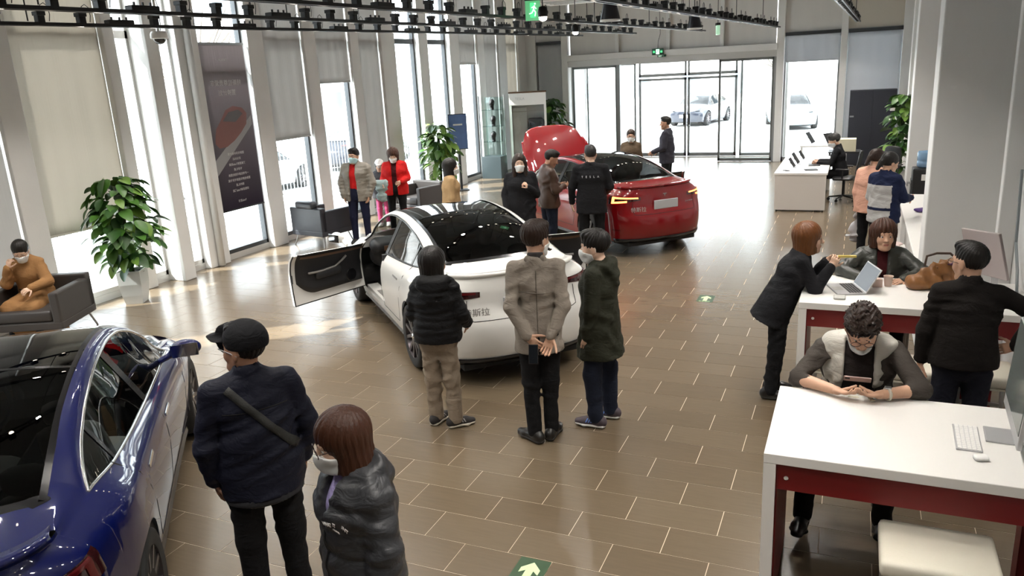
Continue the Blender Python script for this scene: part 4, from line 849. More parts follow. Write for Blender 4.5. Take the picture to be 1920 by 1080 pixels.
tv = empty('wall_screen', (XR, 2.5, 1.30)); tag(tv, 'dark wall screen cut by the right edge', 'screen'); MB().box(-.05, -.003, -.72, .55, 0, .85, bev=.008).build('frame', M_BLACK, tv); MB().box(-.053, -.05, -.70, .53, .02, .83).build('display', mat('screen_grey_green', (.10, .12, .11), .15), tv)
# ---- armchairs
M_ARM = mat('charcoal_leather', (.030, .032, .040), .45, bump=.05, bscale=120); M_ARMB = mat('brown_grey_leather', (.040, .035, .033), .5, bump=.05, bscale=120)
def armchair(x, y, rz, m, lab, roll=False, w=.42, d=.38):
    o = empty('armchair', (x, y, 0), rz); tag(o, lab, 'armchair', 'low box armchairs')
    MB().box(-w, w, -d, d, .20, .30, bev=.015).build('base', m, o); MB().box(-w+.12, w-.12, -d+.14, d-.01, .30, .44, bev=.03).build('seat_cushion', m, o, smooth=True, angle=50); MB().box(-w, w, -d, -d+.13, .28, .72, bev=.02).build('backrest', m, o)
    for s in (-1, 1): MB().box(*sorted((s*w, s*(w-.11))), -d+.02, d, .28, .66, bev=.02).build('armrest', m, o)
    if roll: MB().box(-.24, .24, -d-.03, -d+.14, .70, .84, bev=.05).build('head_cushion', m, o, smooth=True, angle=60)
    for sx in (-1, 1):
        for sy in (-1, 1): MB().tube([(sx*(w-.08), sy*(d-.08), .21), (sx*(w-.02), sy*(d-.02), .0)], .013, 8).build('leg', M_STEEL, o)
    return o
armchair(-6.60, 7.90, math.radians(-12), M_ARM, 'charcoal armchair with a head cushion by the window', True); armchair(-6.15, 10.75, math.radians(165), M_ARMB, 'grey armchair half hidden behind the woman in red'); armchair(-6.78, 2.34, math.radians(205), M_ARMB, 'brown-grey armchair at the left edge holding the person in the tan coat', w=.46, d=.42)
# ---- white desk with the clerk
dk = empty('office_desk', (1.55, 13.35, 0)); tag(dk, 'long white office desk in front of the far right window', 'desk'); MB().box(-.50, .47, -1.25, 1.55, .71, .75, bev=.004).build('desktop', M_WHITE, dk); MB().box(-.48, .45, -1.24, -1.20, .03, .71).build('front_panel', mat('warm_white_panel', (.62, .58, .54), .5), dk); MB().box(-.48, -.44, -1.2, 1.5, .03, .71).build('side_panel', M_WHITE, dk); MB().box(-.48, .45, 1.48, 1.52, 0, .71).build('end_panel', M_WHITE, dk)
for sx in (-.44, .41): MB().tube([(sx, -1.2, 0), (sx, -1.2, .03)], .015, 8).build('foot', M_BLACK, dk)
def tablet(x, y, rz, lab, z=.75, s=1.0):
    o = empty('tablet_stand', (x, y, z), rz); tag(o, lab, 'tablet', 'tablets on stands'); MB().box(-.13*s, .13*s, -.006, .006, .02, .22*s, Matrix.Rotation(math.radians(-32), 4, 'X'), bev=.004).build('tablet', M_BLACK, o); MB().tube([(0, .0, .012), (0, .11*s, .10*s)], .008, 6).build('stand', M_STEEL, o); MB().box(-.06, .06, -.03, .05, .0004, .006).build('foot', M_STEEL, o)
tablet(1.38, 12.95, 1.5, 'black tablet on a stand, nearest on the white desk'); tablet(1.42, 13.55, 1.5, 'black tablet on a stand, middle one on the white desk', s=1.2); tablet(1.48, 14.3, 1.5, 'black tablet on a stand, furthest on the white desk')
lp = empty('laptop', (1.72, 13.30, .75), math.radians(-85)); tag(lp, 'open laptop in front of the clerk on the white desk', 'laptop'); MB().box(-.16, .16, -.11, .11, .0004, .015, bev=.004).build('base', M_BLACK, lp); MB().box(-.16, .16, 0, .008, 0, .21).build('lid', M_SILV, lp, (0, -.11, .012), (math.radians(20), 0, 0))
nb = MB().box(-.12, .12, -.09, .09, .0004, .016, bev=.003).build('notebook', mat('black_notebook', (.02, .02, .02), .5), None, (1.70, 12.55, .75), (0, 0, .2)); tag(nb, 'black notebook on the near end of the white desk', 'notebook'); ph = MB().box(-.04, .04, -.075, .075, .0004, .009, bev=.003).build('mobile_phone', M_BLACK, None, (1.25, 12.45, .75), (0, 0, .6)); tag(ph, 'phone lying at the near left corner of the white desk', 'phone')
# ---- far white table with a second set of tablets by the window
d2 = empty('office_desk', (1.75, 17.6, 0)); tag(d2, 'second white desk further back against the window', 'desk'); MB().box(-.55, .55, -.5, .9, .71, .75).build('desktop', M_WHITE, d2); MB().box(-.53, -.49, -.48, .88, 0, .71).build('side_panel', M_WHITE, d2); MB().box(.49, .53, -.48, .88, 0, .71).build('side_panel', M_WHITE, d2)
tablet(1.50, 17.7, 1.4, 'upright dark screen on the far desk by the window', s=1.5); tablet(1.95, 17.5, 1.0, 'second dark screen on the far desk by the window', s=1.4)
# ---- dark cabinet
cab = empty('tall_cabinet', (2.83, 19.35, 0)); tag(cab, 'tall dark navy double-door cabinet in the far right corner', 'cabinet'); M_NAVY = mat('navy_black_laminate', (.022, .024, .034), .4)
MB().box(-.56, .56, -.24, .24, 0, 1.97).build('carcass', M_NAVY, cab)
for s in (-1, 1):
    d_ = MB().box(*sorted((s*.004, s*.555)), -.262, -.242, .06, 1.95, bev=.003).build('door', M_NAVY, cab); MB().box(*sorted((s*.44, s*.54)), -.275, -.262, 1.28, 1.32).build('handle', M_ALU, d_); MB().box(*sorted((s*.44, s*.54)), -.275, -.262, .70, .73).build('handle', M_ALU, d_)
MB().box(.42, .54, -.266, -.2625, 1.42, 1.50).build('sticker', M_WHITE, cab)
bx = MB().box(-.24, .24, -.2, .2, 0, .28, bev=.004).build('storage_box', mat('pale_yellow_card', (.62, .57, .42), .7), None, (2.25, 16.2, .72)); tag(bx, 'pale cardboard box standing on the small side table by the dark cabinet', 'box')
st_ = empty('side_table', (2.25, 16.2, 0)); tag(st_, 'low side table under the pale box', 'table'); MB().box(-.35, .35, -.28, .28, .69, .72).build('tabletop', M_BLACK, st_)
for sx in (-1, 1):
    for sy in (-1, 1): MB().box(sx*.32-.015, sx*.32+.015, sy*.25-.015, sy*.25+.015, 0, .69).build('leg', M_BLACK, st_)
# ---- office chairs
def office_chair(x, y, rz, lab, coat=False):
    o = empty('office_chair', (x, y, 0), rz); tag(o, lab, 'chair', 'black office chairs'); put('seat', solid([EC((-.0, -.15, .47), (0, .17, .47), (.24, .05), X=(1, 0, 0), k=.03)], .025), M_BLACK, o); put('backrest', solid([EC((0, -.24, .58), (0, -.30, 1.0), (.22, .035), (.18, .03), X=(1, 0, 0), k=.03)], .025), M_BLACK, o); MB().tube([(0, 0, .10), (0, 0, .45)], .03, 10).build('gas_lift', M_BLACK, o)
    for s in (-1, 1):
        a = MB().tube([(s*.2, 0, .45), (s*.29, 0, .5), (s*.29, 0, .66)], .014, 8).build('arm_post', M_BLACK, o); MB().box(s*.29-.035, s*.29+.035, -.13, .13, .66, .69, bev=.01).build('arm_pad', M_BLACK, a)
    for i in range(5):
        a = 2*math.pi*i/5+.3; c = (.28*math.cos(a), .28*math.sin(a)); f = MB().tube([(0, 0, .11), (c[0], c[1], .075)], .02, 8, r2=.014).build('base_spoke', M_BLACK, o); MB().lathe([(0, -.02), (.03, -.02), (.034, 0), (.03, .02), (0, .02)], 12, (c[0], c[1], .035), 'x').build('castor', M_BLACK, f)
    if coat: put('draped_coat', solid([EC((-.2, -.30, .95), (.2, -.30, .95), (.09, .10), X=(0, 1, 0), k=.06), EC((0, -.32, .95), (0, -.34, .45), (.25, .07), (.26, .08), X=(1, 0, 0), k=.06)], .022, disp=wrinkle(.012, 22, 5)), mat('black_coat_cloth', (.014, .013, .014), .8), o)
office_chair(2.30, 13.45, 1.45, 'black office chair the clerk sits on'); office_chair(2.78, 12.7, 2.0, 'black office chair with a dark coat over its back', True); office_chair(3.05, 14.0, 2.6, 'black office chair half hidden behind the woman in pink')
# ---- counter, drawers, water cooler on the right wall
ct = empty('wall_counter', (3.45, 7.2, 0)); tag(ct, 'long white counter along the right wall behind the column', 'counter'); MB().box(-.34, .34, -2.05, 2.2, .76, .80, bev=.004).build('countertop', M_WHITE, ct); MB().box(-.30, .34, -2.0, -.6, 0, .76).build('cabinet_body', M_WHITE, ct); MB().box(-.28, .34, -.6, 2.15, 0, .76).build('cabinet_body', mat('pale_grey_front', (.5, .5, .49), .5), ct)
for i in range(3): MB().box(-.305, -.285, -.55+i*.9, .30+i*.9, .05, .74, bev=.003).build('door', M_WHITE, ct)
dw = empty('drawer_unit', (2.93, 6.35, 0)); tag(dw, 'white drawer unit with papers by the counter', 'drawers'); MB().box(-.17, .17, -.28, .28, .02, .62, bev=.004).build('carcass', M_WHITE, dw)
for i in range(3):
    d_ = MB().box(-.16, .16, -.295, -.28, .05+i*.19, .22+i*.19, bev=.003).build('drawer_front', mat('light_grey_drawer', (.55, .55, .54), .45), dw); MB().box(-.06, .06, -.306, -.295, .15+i*.19, .17+i*.19).build('handle', M_BLACK, d_)
put('crumpled_paper', solid([EC((2.88, 6.2, .65), (3.0, 6.45, .67), (.09, .025), X=(1, 0, 0), k=.03)], .012, [((0, 0, .622), (0, 0, -1))], disp=wrinkle(.016, 50, 8)), mat('pink_paper', (.62, .48, .46), .8), None); tag(bpy.data.objects['crumpled_paper'], 'crumpled pinkish papers on top of the drawer unit', 'papers')
put('purple_pouch', solid([EC((3.30, 7.85, .83), (3.42, 7.95, .83), (.08, .025), X=(0, 1, 0), k=.03)], .012, [((0, 0, .8015), (0, 0, -1))]), mat('violet_cloth', (.05, .015, .13), .6), None); tag(bpy.data.objects['purple_pouch'], 'flat violet pouch on the wall counter', 'pouch')
wc = empty('water_cooler', (3.55, 10.6, 0)); tag(wc, 'black water cooler with a blue bottle beyond the right column', 'water cooler'); MB().box(-.19, .19, -.18, .18, 0, 1.05, bev=.02).build('cabinet', M_BLACK, wc); MB().box(-.20, -.18, -.14, .14, .58, .86).build('tap_recess', M_BLACK, wc); MB().box(-.27, -.19, -.12, .12, .56, .585).build('drip_tray', M_ALU, wc); MB().box(-.06, .06, -.186, -.181, .86, .96).build('sticker', M_WHITE, wc)
MB().lathe([(0, 0), (.10, .0), (.135, .03), (.135, .10), (.128, .115), (.135, .13), (.135, .24), (.12, .27), (0, .28)], 28, (0, 0, 1.05)).build('water_bottle', mat('blue_bottle', (.18, .30, .45), .15), wc, smooth=True)
for i in (-1, 1): MB().tube([(-.20, i*.06, .80), (-.25, i*.06, .80), (-.25, i*.06, .75)], .012, 8).build('tap', M_STEEL, wc)
# ---- display shelf with heads and clothes showcase
sh = empty('glass_shelf', (-6.98, 16.55, 0)); tag(sh, 'narrow glass shelf unit with black display heads', 'shelf'); M_SHG = glass('shelf_glass', (.80, .90, .88), .06)
MB().box(-.30, .30, -.22, .22, 0, .62, bev=.004).build('base_cabinet', mat('dark_teal_grey', (.035, .05, .055), .4), sh); MB().box(-.30, .30, .20, .22, .62, 2.25).build('glass_back', M_SHG, sh)
for z in (1.02, 1.45, 1.90): MB().box(-.30, .30, -.20, .20, z, z+.012).build('shelf_plate', M_SHG, sh)
MB().box(-.30, -.275, -.22, -.195, .62, 2.3).build('upright', M_DKFR, sh); MB().box(.285, .30, .195, .22, .62, 2.3).build('upright', M_ALU, sh)
def bust(x, y, z, lab):
    put('display_head', solid([EC((x, y, z+.19), (x, y+.01, z+.20), (.075, .09, .09), k=.02), EC((x, y-.045, z+.17), (x, y-.06, z+.10), .05, .03, k=.04), EC((x, y+.01, z), (x, y+.01, z+.12), .055, .05, k=.04), EC((x, y-.10, z+.16), (x, y-.085, z+.19), .012, .01)], .010, [((0, 0, z+.001), (0, 0, -1))]), mat('matt_black_head', (.012, .012, .014), .55), None); tag(bpy.data.objects[[o.name for o in bpy.data.objects if o.name.startswith('display_head')][-1]], lab, 'head form', 'black display heads on the glass shelf')
bust(-6.94, 16.5, 1.913, 'black display head on the top glass shelf'); bust(-6.92, 16.5, 1.463, 'black display head on the middle glass shelf'); bust(-6.94, 16.5, 1.033, 'black display head on the lowest glass shelf')
sw = empty('clothes_showcase', (-6.12, 17.15, 0), math.radians(22)); tag(sw, 'white illuminated showcase with a hanging dark jacket', 'showcase'); MB().box(-.52, .52, -.06, .40, 1.98, 2.32, bev=.01).build('header', M_WHITE, sw); MB().box(-.54, .54, -.08, .42, 2.32, 2.35).build('top_board', M_WOOD, sw); MB().box(-.52, .52, .36, .40, 0, 1.98).build('back_panel', mat('pale_grey_mesh', (.45, .46, .46), .5), sw); MB().box(-.52, -.46, -.06, .4, 0, 1.98).build('side_panel', M_WHITE, sw); MB().box(.46, .52, -.06, .4, 0, 1.98).build('side_panel', M_WHITE, sw); MB().box(-.46, .46, -.06, .36, 0, .55).build('plinth', M_WHITE, sw); MB().tube([(-.46, .12, 1.80), (.46, .12, 1.80)], .012, 8).build('hanging_rail', M_STEEL, sw); MB().box(-.46, .46, .0, .012, .55, 1.98).build('front_pane', M_PANE, sw); MB().box(-.44, -.04, .30, .355, .6, 1.9).build('mirror_panel', mat('painted_mirror_reflection', (.62, .64, .65), .3), sw)  # mirror panel: bright reflection of outdoors is put into its pale colour
lettering('TESLA', .10, mat('pale_lettering', (.5, .5, .5), .5), sw, Matrix.Translation((-.22, -.064, 2.16)) @ Matrix.Rotation(math.pi/2, 4, 'X'), .002)
jk = put('hanging_jacket', solid([EC((.05, .15, 1.55), (.36, .15, 1.55), (.06, .06), X=(0, 1, 0), k=.05), EC((.23, .15, 1.5), (.23, .15, 1.0), (.17, .07), (.18, .08), X=(1, 0, 0), k=.05), EC((.05, .15, 1.52), (.0, .15, 1.0), .05, .045), EC((.41, .15, 1.52), (.46, .15, 1.0), .05, .045)], .02, disp=wrinkle(.008, 30, 2)), mat('charcoal_jacket', (.05, .055, .06), .7), None); jk.matrix_world = Matrix.Translation((-6.12, 17.15, .0)) @ Matrix.Rotation(math.radians(22), 4, 'Z'); tag(jk, 'dark jacket hanging in the white showcase', 'jacket')
# poster stand
ps = empty('poster_stand', (-6.9, 14.25, 0), math.radians(38)); tag(ps, 'blue poster on a slim floor stand by the window', 'poster stand'); MB().box(-.24, .24, -.012, .012, 1.05, 1.95, bev=.004).build('frame', M_DKFR, ps); MB().box(-.225, .225, -.0155, -.012, 1.07, 1.93).build('poster', mat('blue_poster', (.10, .17, .36), .3, var=.5, vscale=2.5), ps); MB().box(-.03, .03, -.01, .02, .02, 1.06).build('post', M_DKFR, ps); MB().box(-.18, .18, -.15, .15, 0, .02).build('foot', M_DKFR, ps); MB().box(-.12, .12, -.017, -.0155, 1.66, 1.70).build('headline', M_WHITE, ps)
# ---- plants
def leaf_mesh(L, W, seed, m):
    r = random.Random(seed); P = []
    for i in range(9):
        t = i/8; w = W*math.sin(math.pi*min(1, t*.93+.03))**.75*(1-.25*t); z = -.35*L*t*t; x = L*t*.92; P.append([(x, -w, z+.22*w), (x, -w*.5, z+.04*w), (x, 0, z-.03*w), (x, w*.5, z+.04*w), (x, w, z+.22*w)])
    return MB().grid(P).mesh('leaf', m, True)
M_LEAF = [mat('leaf_green', (.055, .15, .02), .42, var=.35, vscale=6), mat('leaf_dark_green', (.025, .08, .014), .42, var=.3, vscale=6), mat('leaf_light_green', (.14, .26, .04), .42, var=.35, vscale=6)]
LEAVES = [[leaf_mesh(.24, .085, i, m) for i in range(2)] for m in M_LEAF]
def plant(name, lab, x, y, z0, H, R, n, mixw, lscale=1.0, pot=None, seed=1, potm=None, clip=None):
    o = empty(name, (x, y, z0)); tag(o, lab, 'plant', 'potted leafy plants'); r = random.Random(seed); ph = 0
    if pot:
        a, b, ph = pot; P = MB(); pr = [(a*.72, 0), (a*.85, ph*.25), (a*.97, ph*.6), (a, ph), (a*.9, ph), (a*.88, ph-.04), (0, ph-.04)]; P.lathe([(q*1.2, z) for q, z in pr], 4, a0=math.pi/4+.5, a1=math.pi/4+.5+2*math.pi); po = P.build('pot', potm or M_WHITE, o); MB().lathe([(0, ph-.03), (a*.9, ph-.035)], 12).build('soil', mat('soil', (.03, .02, .012), .9), po)
    MB().tube([(0, 0, ph-.05), (.01, .01, ph+H*.5), (0, 0, ph+H*.86)], .035, 8).build('moss_pole', mat('moss_pole', (.03, .05, .015), .9, bump=.4, bscale=30), o)
    for i in range(n):
        h = r.random()**.8; z = ph+.05+H*h; az = r.uniform(0, 2*math.pi); prof = math.sin(math.pi*(.22+.70*h))**.7; d = R*prof*r.uniform(.25, 1.0)
        if clip and not (clip[0] < x+1.35*d*math.cos(az) < clip[1]): continue
        k = r.choices((0, 1, 2), mixw)[0]; q = link('leaf', r.choice(LEAVES[k]), o, (d*math.cos(az), d*math.sin(az), z+.12*d)); q.rotation_euler = (r.uniform(-.4, .4), r.uniform(-.15, .75), az+r.uniform(-.5, .5)); s = lscale*r.uniform(.7, 1.15); q.scale = (s, s, s)
    st = MB()
    for i in range(10): az = 2*math.pi*i/10; st.tube([(0, 0, ph+.1+H*i*.07), (R*.35*math.cos(az), R*.35*math.sin(az), ph+.2+H*i*.075), (R*.6*math.cos(az), R*.6*math.sin(az), ph+.15+H*i*.075)], .006, 5)
    st.build('stems', M_LEAF[0], o)
plant('potted_plant', 'large leafy plant in a white square pot beside the left armchair', -6.92, 3.86, 0, 1.25, .46, 300, (5, 4, 2), 1.0, (.19, .19, .48), 3, mat('pot_white', (.66, .68, .67), .35), clip=(-7.26, 9)); plant('potted_plant', 'bright leafy plant in a white pot behind the person in the tan coat', -6.75, 12.9, 0, 1.35, .38, 190, (5, 2, 4), 1.05, (.18, .18, .42), 4, mat('pot_white', (.66, .68, .67), .35)); plant('potted_plant', 'dark leafy plant behind the raised red bonnet', -6.05, 18.75, 0, 1.55, .5, 150, (2, 6, 1), 1.3, (.22, .22, .45), 5); plant('potted_plant', 'tall green plant half hidden by the far right column', 3.36, 15.0, 0, 1.55, .28, 190, (4, 5, 2), 1.1, (.2, .2, .42), 6, clip=(-9, 3.5))
# ---- bag held low behind the counter customers
# ================================================================== people
SKIN = mat('skin', (.56, .33, .22), .5, var=.10, vscale=14); SKIN2 = mat('skin_pale', (.66, .43, .31), .5, var=.08, vscale=14); SKIN3 = mat('skin_tanned', (.40, .21, .13), .5, var=.10, vscale=14)
M_EYE = mat('eye_white', (.7, .68, .65), .2); M_IRIS = mat('eye_dark', (.015, .01, .008), .15); M_LIP = mat('lip', (.38, .12, .10), .45); M_MASKW = mat('mask_white', (.70, .71, .70), .7); M_MASKB = mat('mask_pale_blue', (.42, .62, .66), .7); M_WIRE = mat('spectacle_wire', (.06, .04, .04), .3, .6)
def hairm(n, c, rough=.42): return mat(n, c, rough, spec=.3, var=.5, vscale=30, stretch=(6, 6, .6), bump=.35, bscale=22)
H_BLACK = hairm('black_hair', (.010, .008, .007)); H_BROWN = hairm('dark_brown_hair', (.050, .018, .009)); H_CHEST = hairm('chestnut_hair', (.125, .045, .013)); H_DKBR = hairm('brown_black_hair', (.022, .011, .007)); H_GREYB = hairm('salt_black_hair', (.03, .028, .027))
def cloth(n, c, rough=.85, bump=.15, bs=160, sheen=0):
    """cloth: fine weave plus soft creases"""
    if n in MATS: return MATS[n]
    m = mat(n, c, rough, var=.12, vscale=9, bump=bump, bscale=bs); nt = m.node_tree; b = nt.nodes['Principled BSDF']; bp = [q for q in nt.nodes if q.type == 'BUMP'][0]; tc = [q for q in nt.nodes if q.type == 'TEX_COORD'][0]
    b.inputs['Specular IOR Level'].default_value = .5 if rough < .6 else .18
    mp = nt.nodes.new('ShaderNodeMapping'); mp.inputs['Scale'].default_value = (1, 1, 1.8); mp.inputs['Rotation'].default_value = (.5, .35, 0); nz = nt.nodes.new('ShaderNodeTexNoise'); nz.inputs['Scale'].default_value = 9; nz.inputs['Detail'].default_value = 2.5; nz.inputs['Distortion'].default_value = 1.6
    b2 = nt.nodes.new('ShaderNodeBump'); b2.inputs['Strength'].default_value = .32; b2.inputs['Distance'].default_value = .03
    nt.links.new(tc.outputs['Object'], mp.inputs[0]); nt.links.new(mp.outputs[0], nz.inputs['Vector']); nt.links.new(nz.outputs[0], b2.inputs['Height']); nt.links.new(bp.outputs[0], b2.inputs['Normal']); nt.links.new(b2.outputs[0], b.inputs['Normal']); return m
UP = np.array([0, 0, 1.])
def V3(*a): return np.array(a, float)
def unit(v): v = np.array(v, float); return v/np.linalg.norm(v)
def rotX(a): c, s = math.cos(a), math.sin(a); return np.array([[1, 0, 0], [0, c, -s], [0, s, c]])
def rotY(a): c, s = math.cos(a), math.sin(a); return np.array([[c, 0, s], [0, 1, 0], [-s, 0, c]])
def rotZ(a): c, s = math.cos(a), math.sin(a); return np.array([[c, -s, 0], [s, c, 0], [0, 0, 1]])
def xf(prims, R, t, sc=1.0):
    out = []
    for p in prims:
        q = dict(p); q['a'] = t+sc*(R@p['a']); q['b'] = t+sc*(R@p['b']); q['ra'] = p['ra']*sc; q['rb'] = p['rb']*sc; q['k'] = p['k']*sc; q['X'] = R@(np.array(p['X'], float) if p['X'] is not None else V3(1, 0, 0)); out.append(q)
    return out
def xfc(cuts, R, t, sc=1.0): return [(t+sc*(R@np.array(c, float)), R@unit(n)) for c, n in cuts]
def head_prims(fem=False):
    j = .94 if fem else 1.0
    return [EC((0, -.010, .045), None, (.077, .097, .086), k=.02), EC((0, .030, .0), (0, .046, -.078), (.064*j, .058), (.044*j, .042), k=.04), EC((0, .070, -.100), None, (.024*j, .020, .016), k=.03),
            EC((-.036, .060, -.030), None, .026, k=.03), EC((.036, .060, -.030), None, .026, k=.03), EC((-.05*j, .0, -.05), (-.025, .05, -.092), .022, .018, k=.03), EC((.05*j, .0, -.05), (.025, .05, -.092), .022, .018, k=.03),
            EC((0, .090, .012), (0, .113, -.028), .008, .012, k=.014), EC((-.012, .101, -.031), None, .0085, k=.01), EC((.012, .101, -.031), None, .0085, k=.01), EC((-.034, .083, .030), (.034, .083, .030), .012, k=.016), EC((-.016, .090, -.058), (.016, .090, -.058), .0085, k=.012), EC((-.013, .088, -.068), (.013, .088, -.068), .008, k=.012)]
EARS = [EC((-.079, -.006, -.006), None, (.008, .019, .030), k=.012), EC((.079, -.006, -.006), None, (.008, .019, .030), k=.012)]
EYE_SUB = [EC((-.031, .104, .008), None, (.016, .014, .010)), EC((.031, .104, .008), None, (.016, .014, .010))]
def hand_prims(w, d, pn, side, curl=.35, sc=1.0, spread=.05, thumb=.35):
    d = unit(d); pn = np.array(pn, float); pn = unit(pn-d*(pn@d)); lat = np.cross(d, pn)*side     # lat points to the thumb
    P = [EC(w-d*.02, w+d*.02, .026*sc, .026*sc, X=lat, k=.012), EC(w+d*.02*sc, w+d*.075*sc, (.034*sc, .014*sc), (.041*sc, .013*sc), X=lat, k=.012)]
    for i, (L, r) in enumerate(((.070, .0088), (.078, .0090), (.073, .0086), (.058, .0076))):
        u = (.030-.0205*i)*sc; b = w+d*.080*sc+lat*u; f = unit(d+lat*spread*(1.2-i)); a = 0
        for q, ll in enumerate((.45, .31, .24)):
            a += curl*(.7 if q == 0 else 1.0); dd = f*math.cos(a)+pn*math.sin(a); e = b+dd*L*ll*sc*1.05; P.append(EC(b, e, r*sc, r*sc*.92, X=lat, k=.004)); b = e
    b = w+d*.022*sc+lat*.026*sc; dd = unit(d*.75+lat*.75+pn*thumb)
    for L, r in ((.042, .0115), (.032, .0095), (.024, .0085)): e = b+dd*L*sc; P.append(EC(b, e, r*sc, r*.93*sc, X=pn, k=.006)); b = e; dd = unit(dd+d*.25+pn*thumb*.5)
    return P
def joinVF(L):
    V = []; F = []; n = 0
    for v, f in L: V.append(v); F.append(f+n); n += len(v)
    return np.concatenate(V), np.concatenate(F)
HAIR = {}
def hair_field(style, seed=0, lod=1.0):
    """returns prims, cuts, subs, displacement amplitude (head frame)"""
    cr = EC((0, -.012, .048), None, (.089, .108, .098), k=.02)
    if style == 'short': return [cr, EC((0, .06, .105), None, (.06, .04, .03), k=.03)], [((0, -.06, -.055), (0, .45, -1))], [EC((0, .125, -.03), (0, .14, -.12), (.070, .075, .082), k=.01), EC((.088, .03, -.04), None, (.03, .045, .05)), EC((-.088, .03, -.04), None, (.03, .045, .05))], .004
    if style == 'crop': c2 = EC((0, -.010, .046), None, (.082, .101, .092), k=.02); return [c2, EC((0, .05, .11), None, (.055, .045, .025), k=.03)], [((0, -.05, -.035), (0, .35, -1))], [EC((0, .125, -.02), (0, .14, -.12), (.066, .072, .075), k=.01), EC((.088, .03, -.05), None, (.03, .05, .06)), EC((-.088, .03, -.05), None, (.03, .05, .06))], .003
    if style == 'curly': return [cr, EC((-.03, .055, .125), None, .05, k=.03), EC((.03, .05, .128), None, .05, k=.03), EC((0, .0, .13), None, .06, k=.03)], [((0, -.06, -.05), (0, .4, -1))], [EC((0, .13, -.035), (0, .14, -.12), (.072, .075, .082)), EC((.088, .03, -.04), None, (.03, .045, .05)), EC((-.088, .03, -.04), None, (.03, .045, .05))], .009
    if style == 'bob': return [EC((0, -.014, .050), None, (.095, .112, .100), k=.02), EC((0, -.025, .02), (0, -.02, -.115), (.098, .098), (.102, .092), k=.04)], [((0, -.03, -.125), (0, .15, -1))], [EC((0, .135, -.01), (0, .135, -.2), (.055, .075, .045), (.056, .09, .05), k=.01), EC((0, .02, -.14), (0, .02, -.2), .06)], .003
    if style == 'wavy': return [EC((0, -.012, .052), None, (.098, .112, .102), k=.02), EC((0, -.03, .02), (0, -.025, -.09), (.105, .10), (.10, .085), k=.04)], [((0, -.03, -.115), (0, .25, -1))], [EC((0, .14, -.012), (0, .14, -.2), (.060, .08, .062), (.062, .10, .06), k=.01), EC((0, .02, -.13), (0, .02, -.2), .055)], .007
    if style == 'long': return [EC((0, -.012, .050), None, (.092, .110, .099), k=.02), EC((0, -.035, .02), (0, -.06, -.30), (.094, .075), (.10, .05), k=.04), EC((-.075, .02, 0), (-.08, .05, -.30), .035, .03, k=.03), EC((.075, .02, 0), (.08, .05, -.26), .035, .03, k=.03)], [((0, 0, -.33), (0, 0, -1))], [EC((0, .135, .0), (0, .14, -.16), (.072, .085, .075), (.060, .10, .05), k=.01), EC((0, .02, -.14), (0, .03, -.3), .055)], .003
    if style == 'tied': return [cr, EC((0, -.11, .0), (0, -.14, -.09), .035, .022, k=.03)], [((0, -.10, -.12), (0, .2, -1))], [EC((0, .12, -.03), (0, .14, -.12), (.074, .075, .085), k=.01), EC((.09, .02, -.06), None, (.03, .06, .06)), EC((-.09, .02, -.06), None, (.03, .06, .06)), EC((0, -.02, -.13), None, (.07, .07, .05))], .002
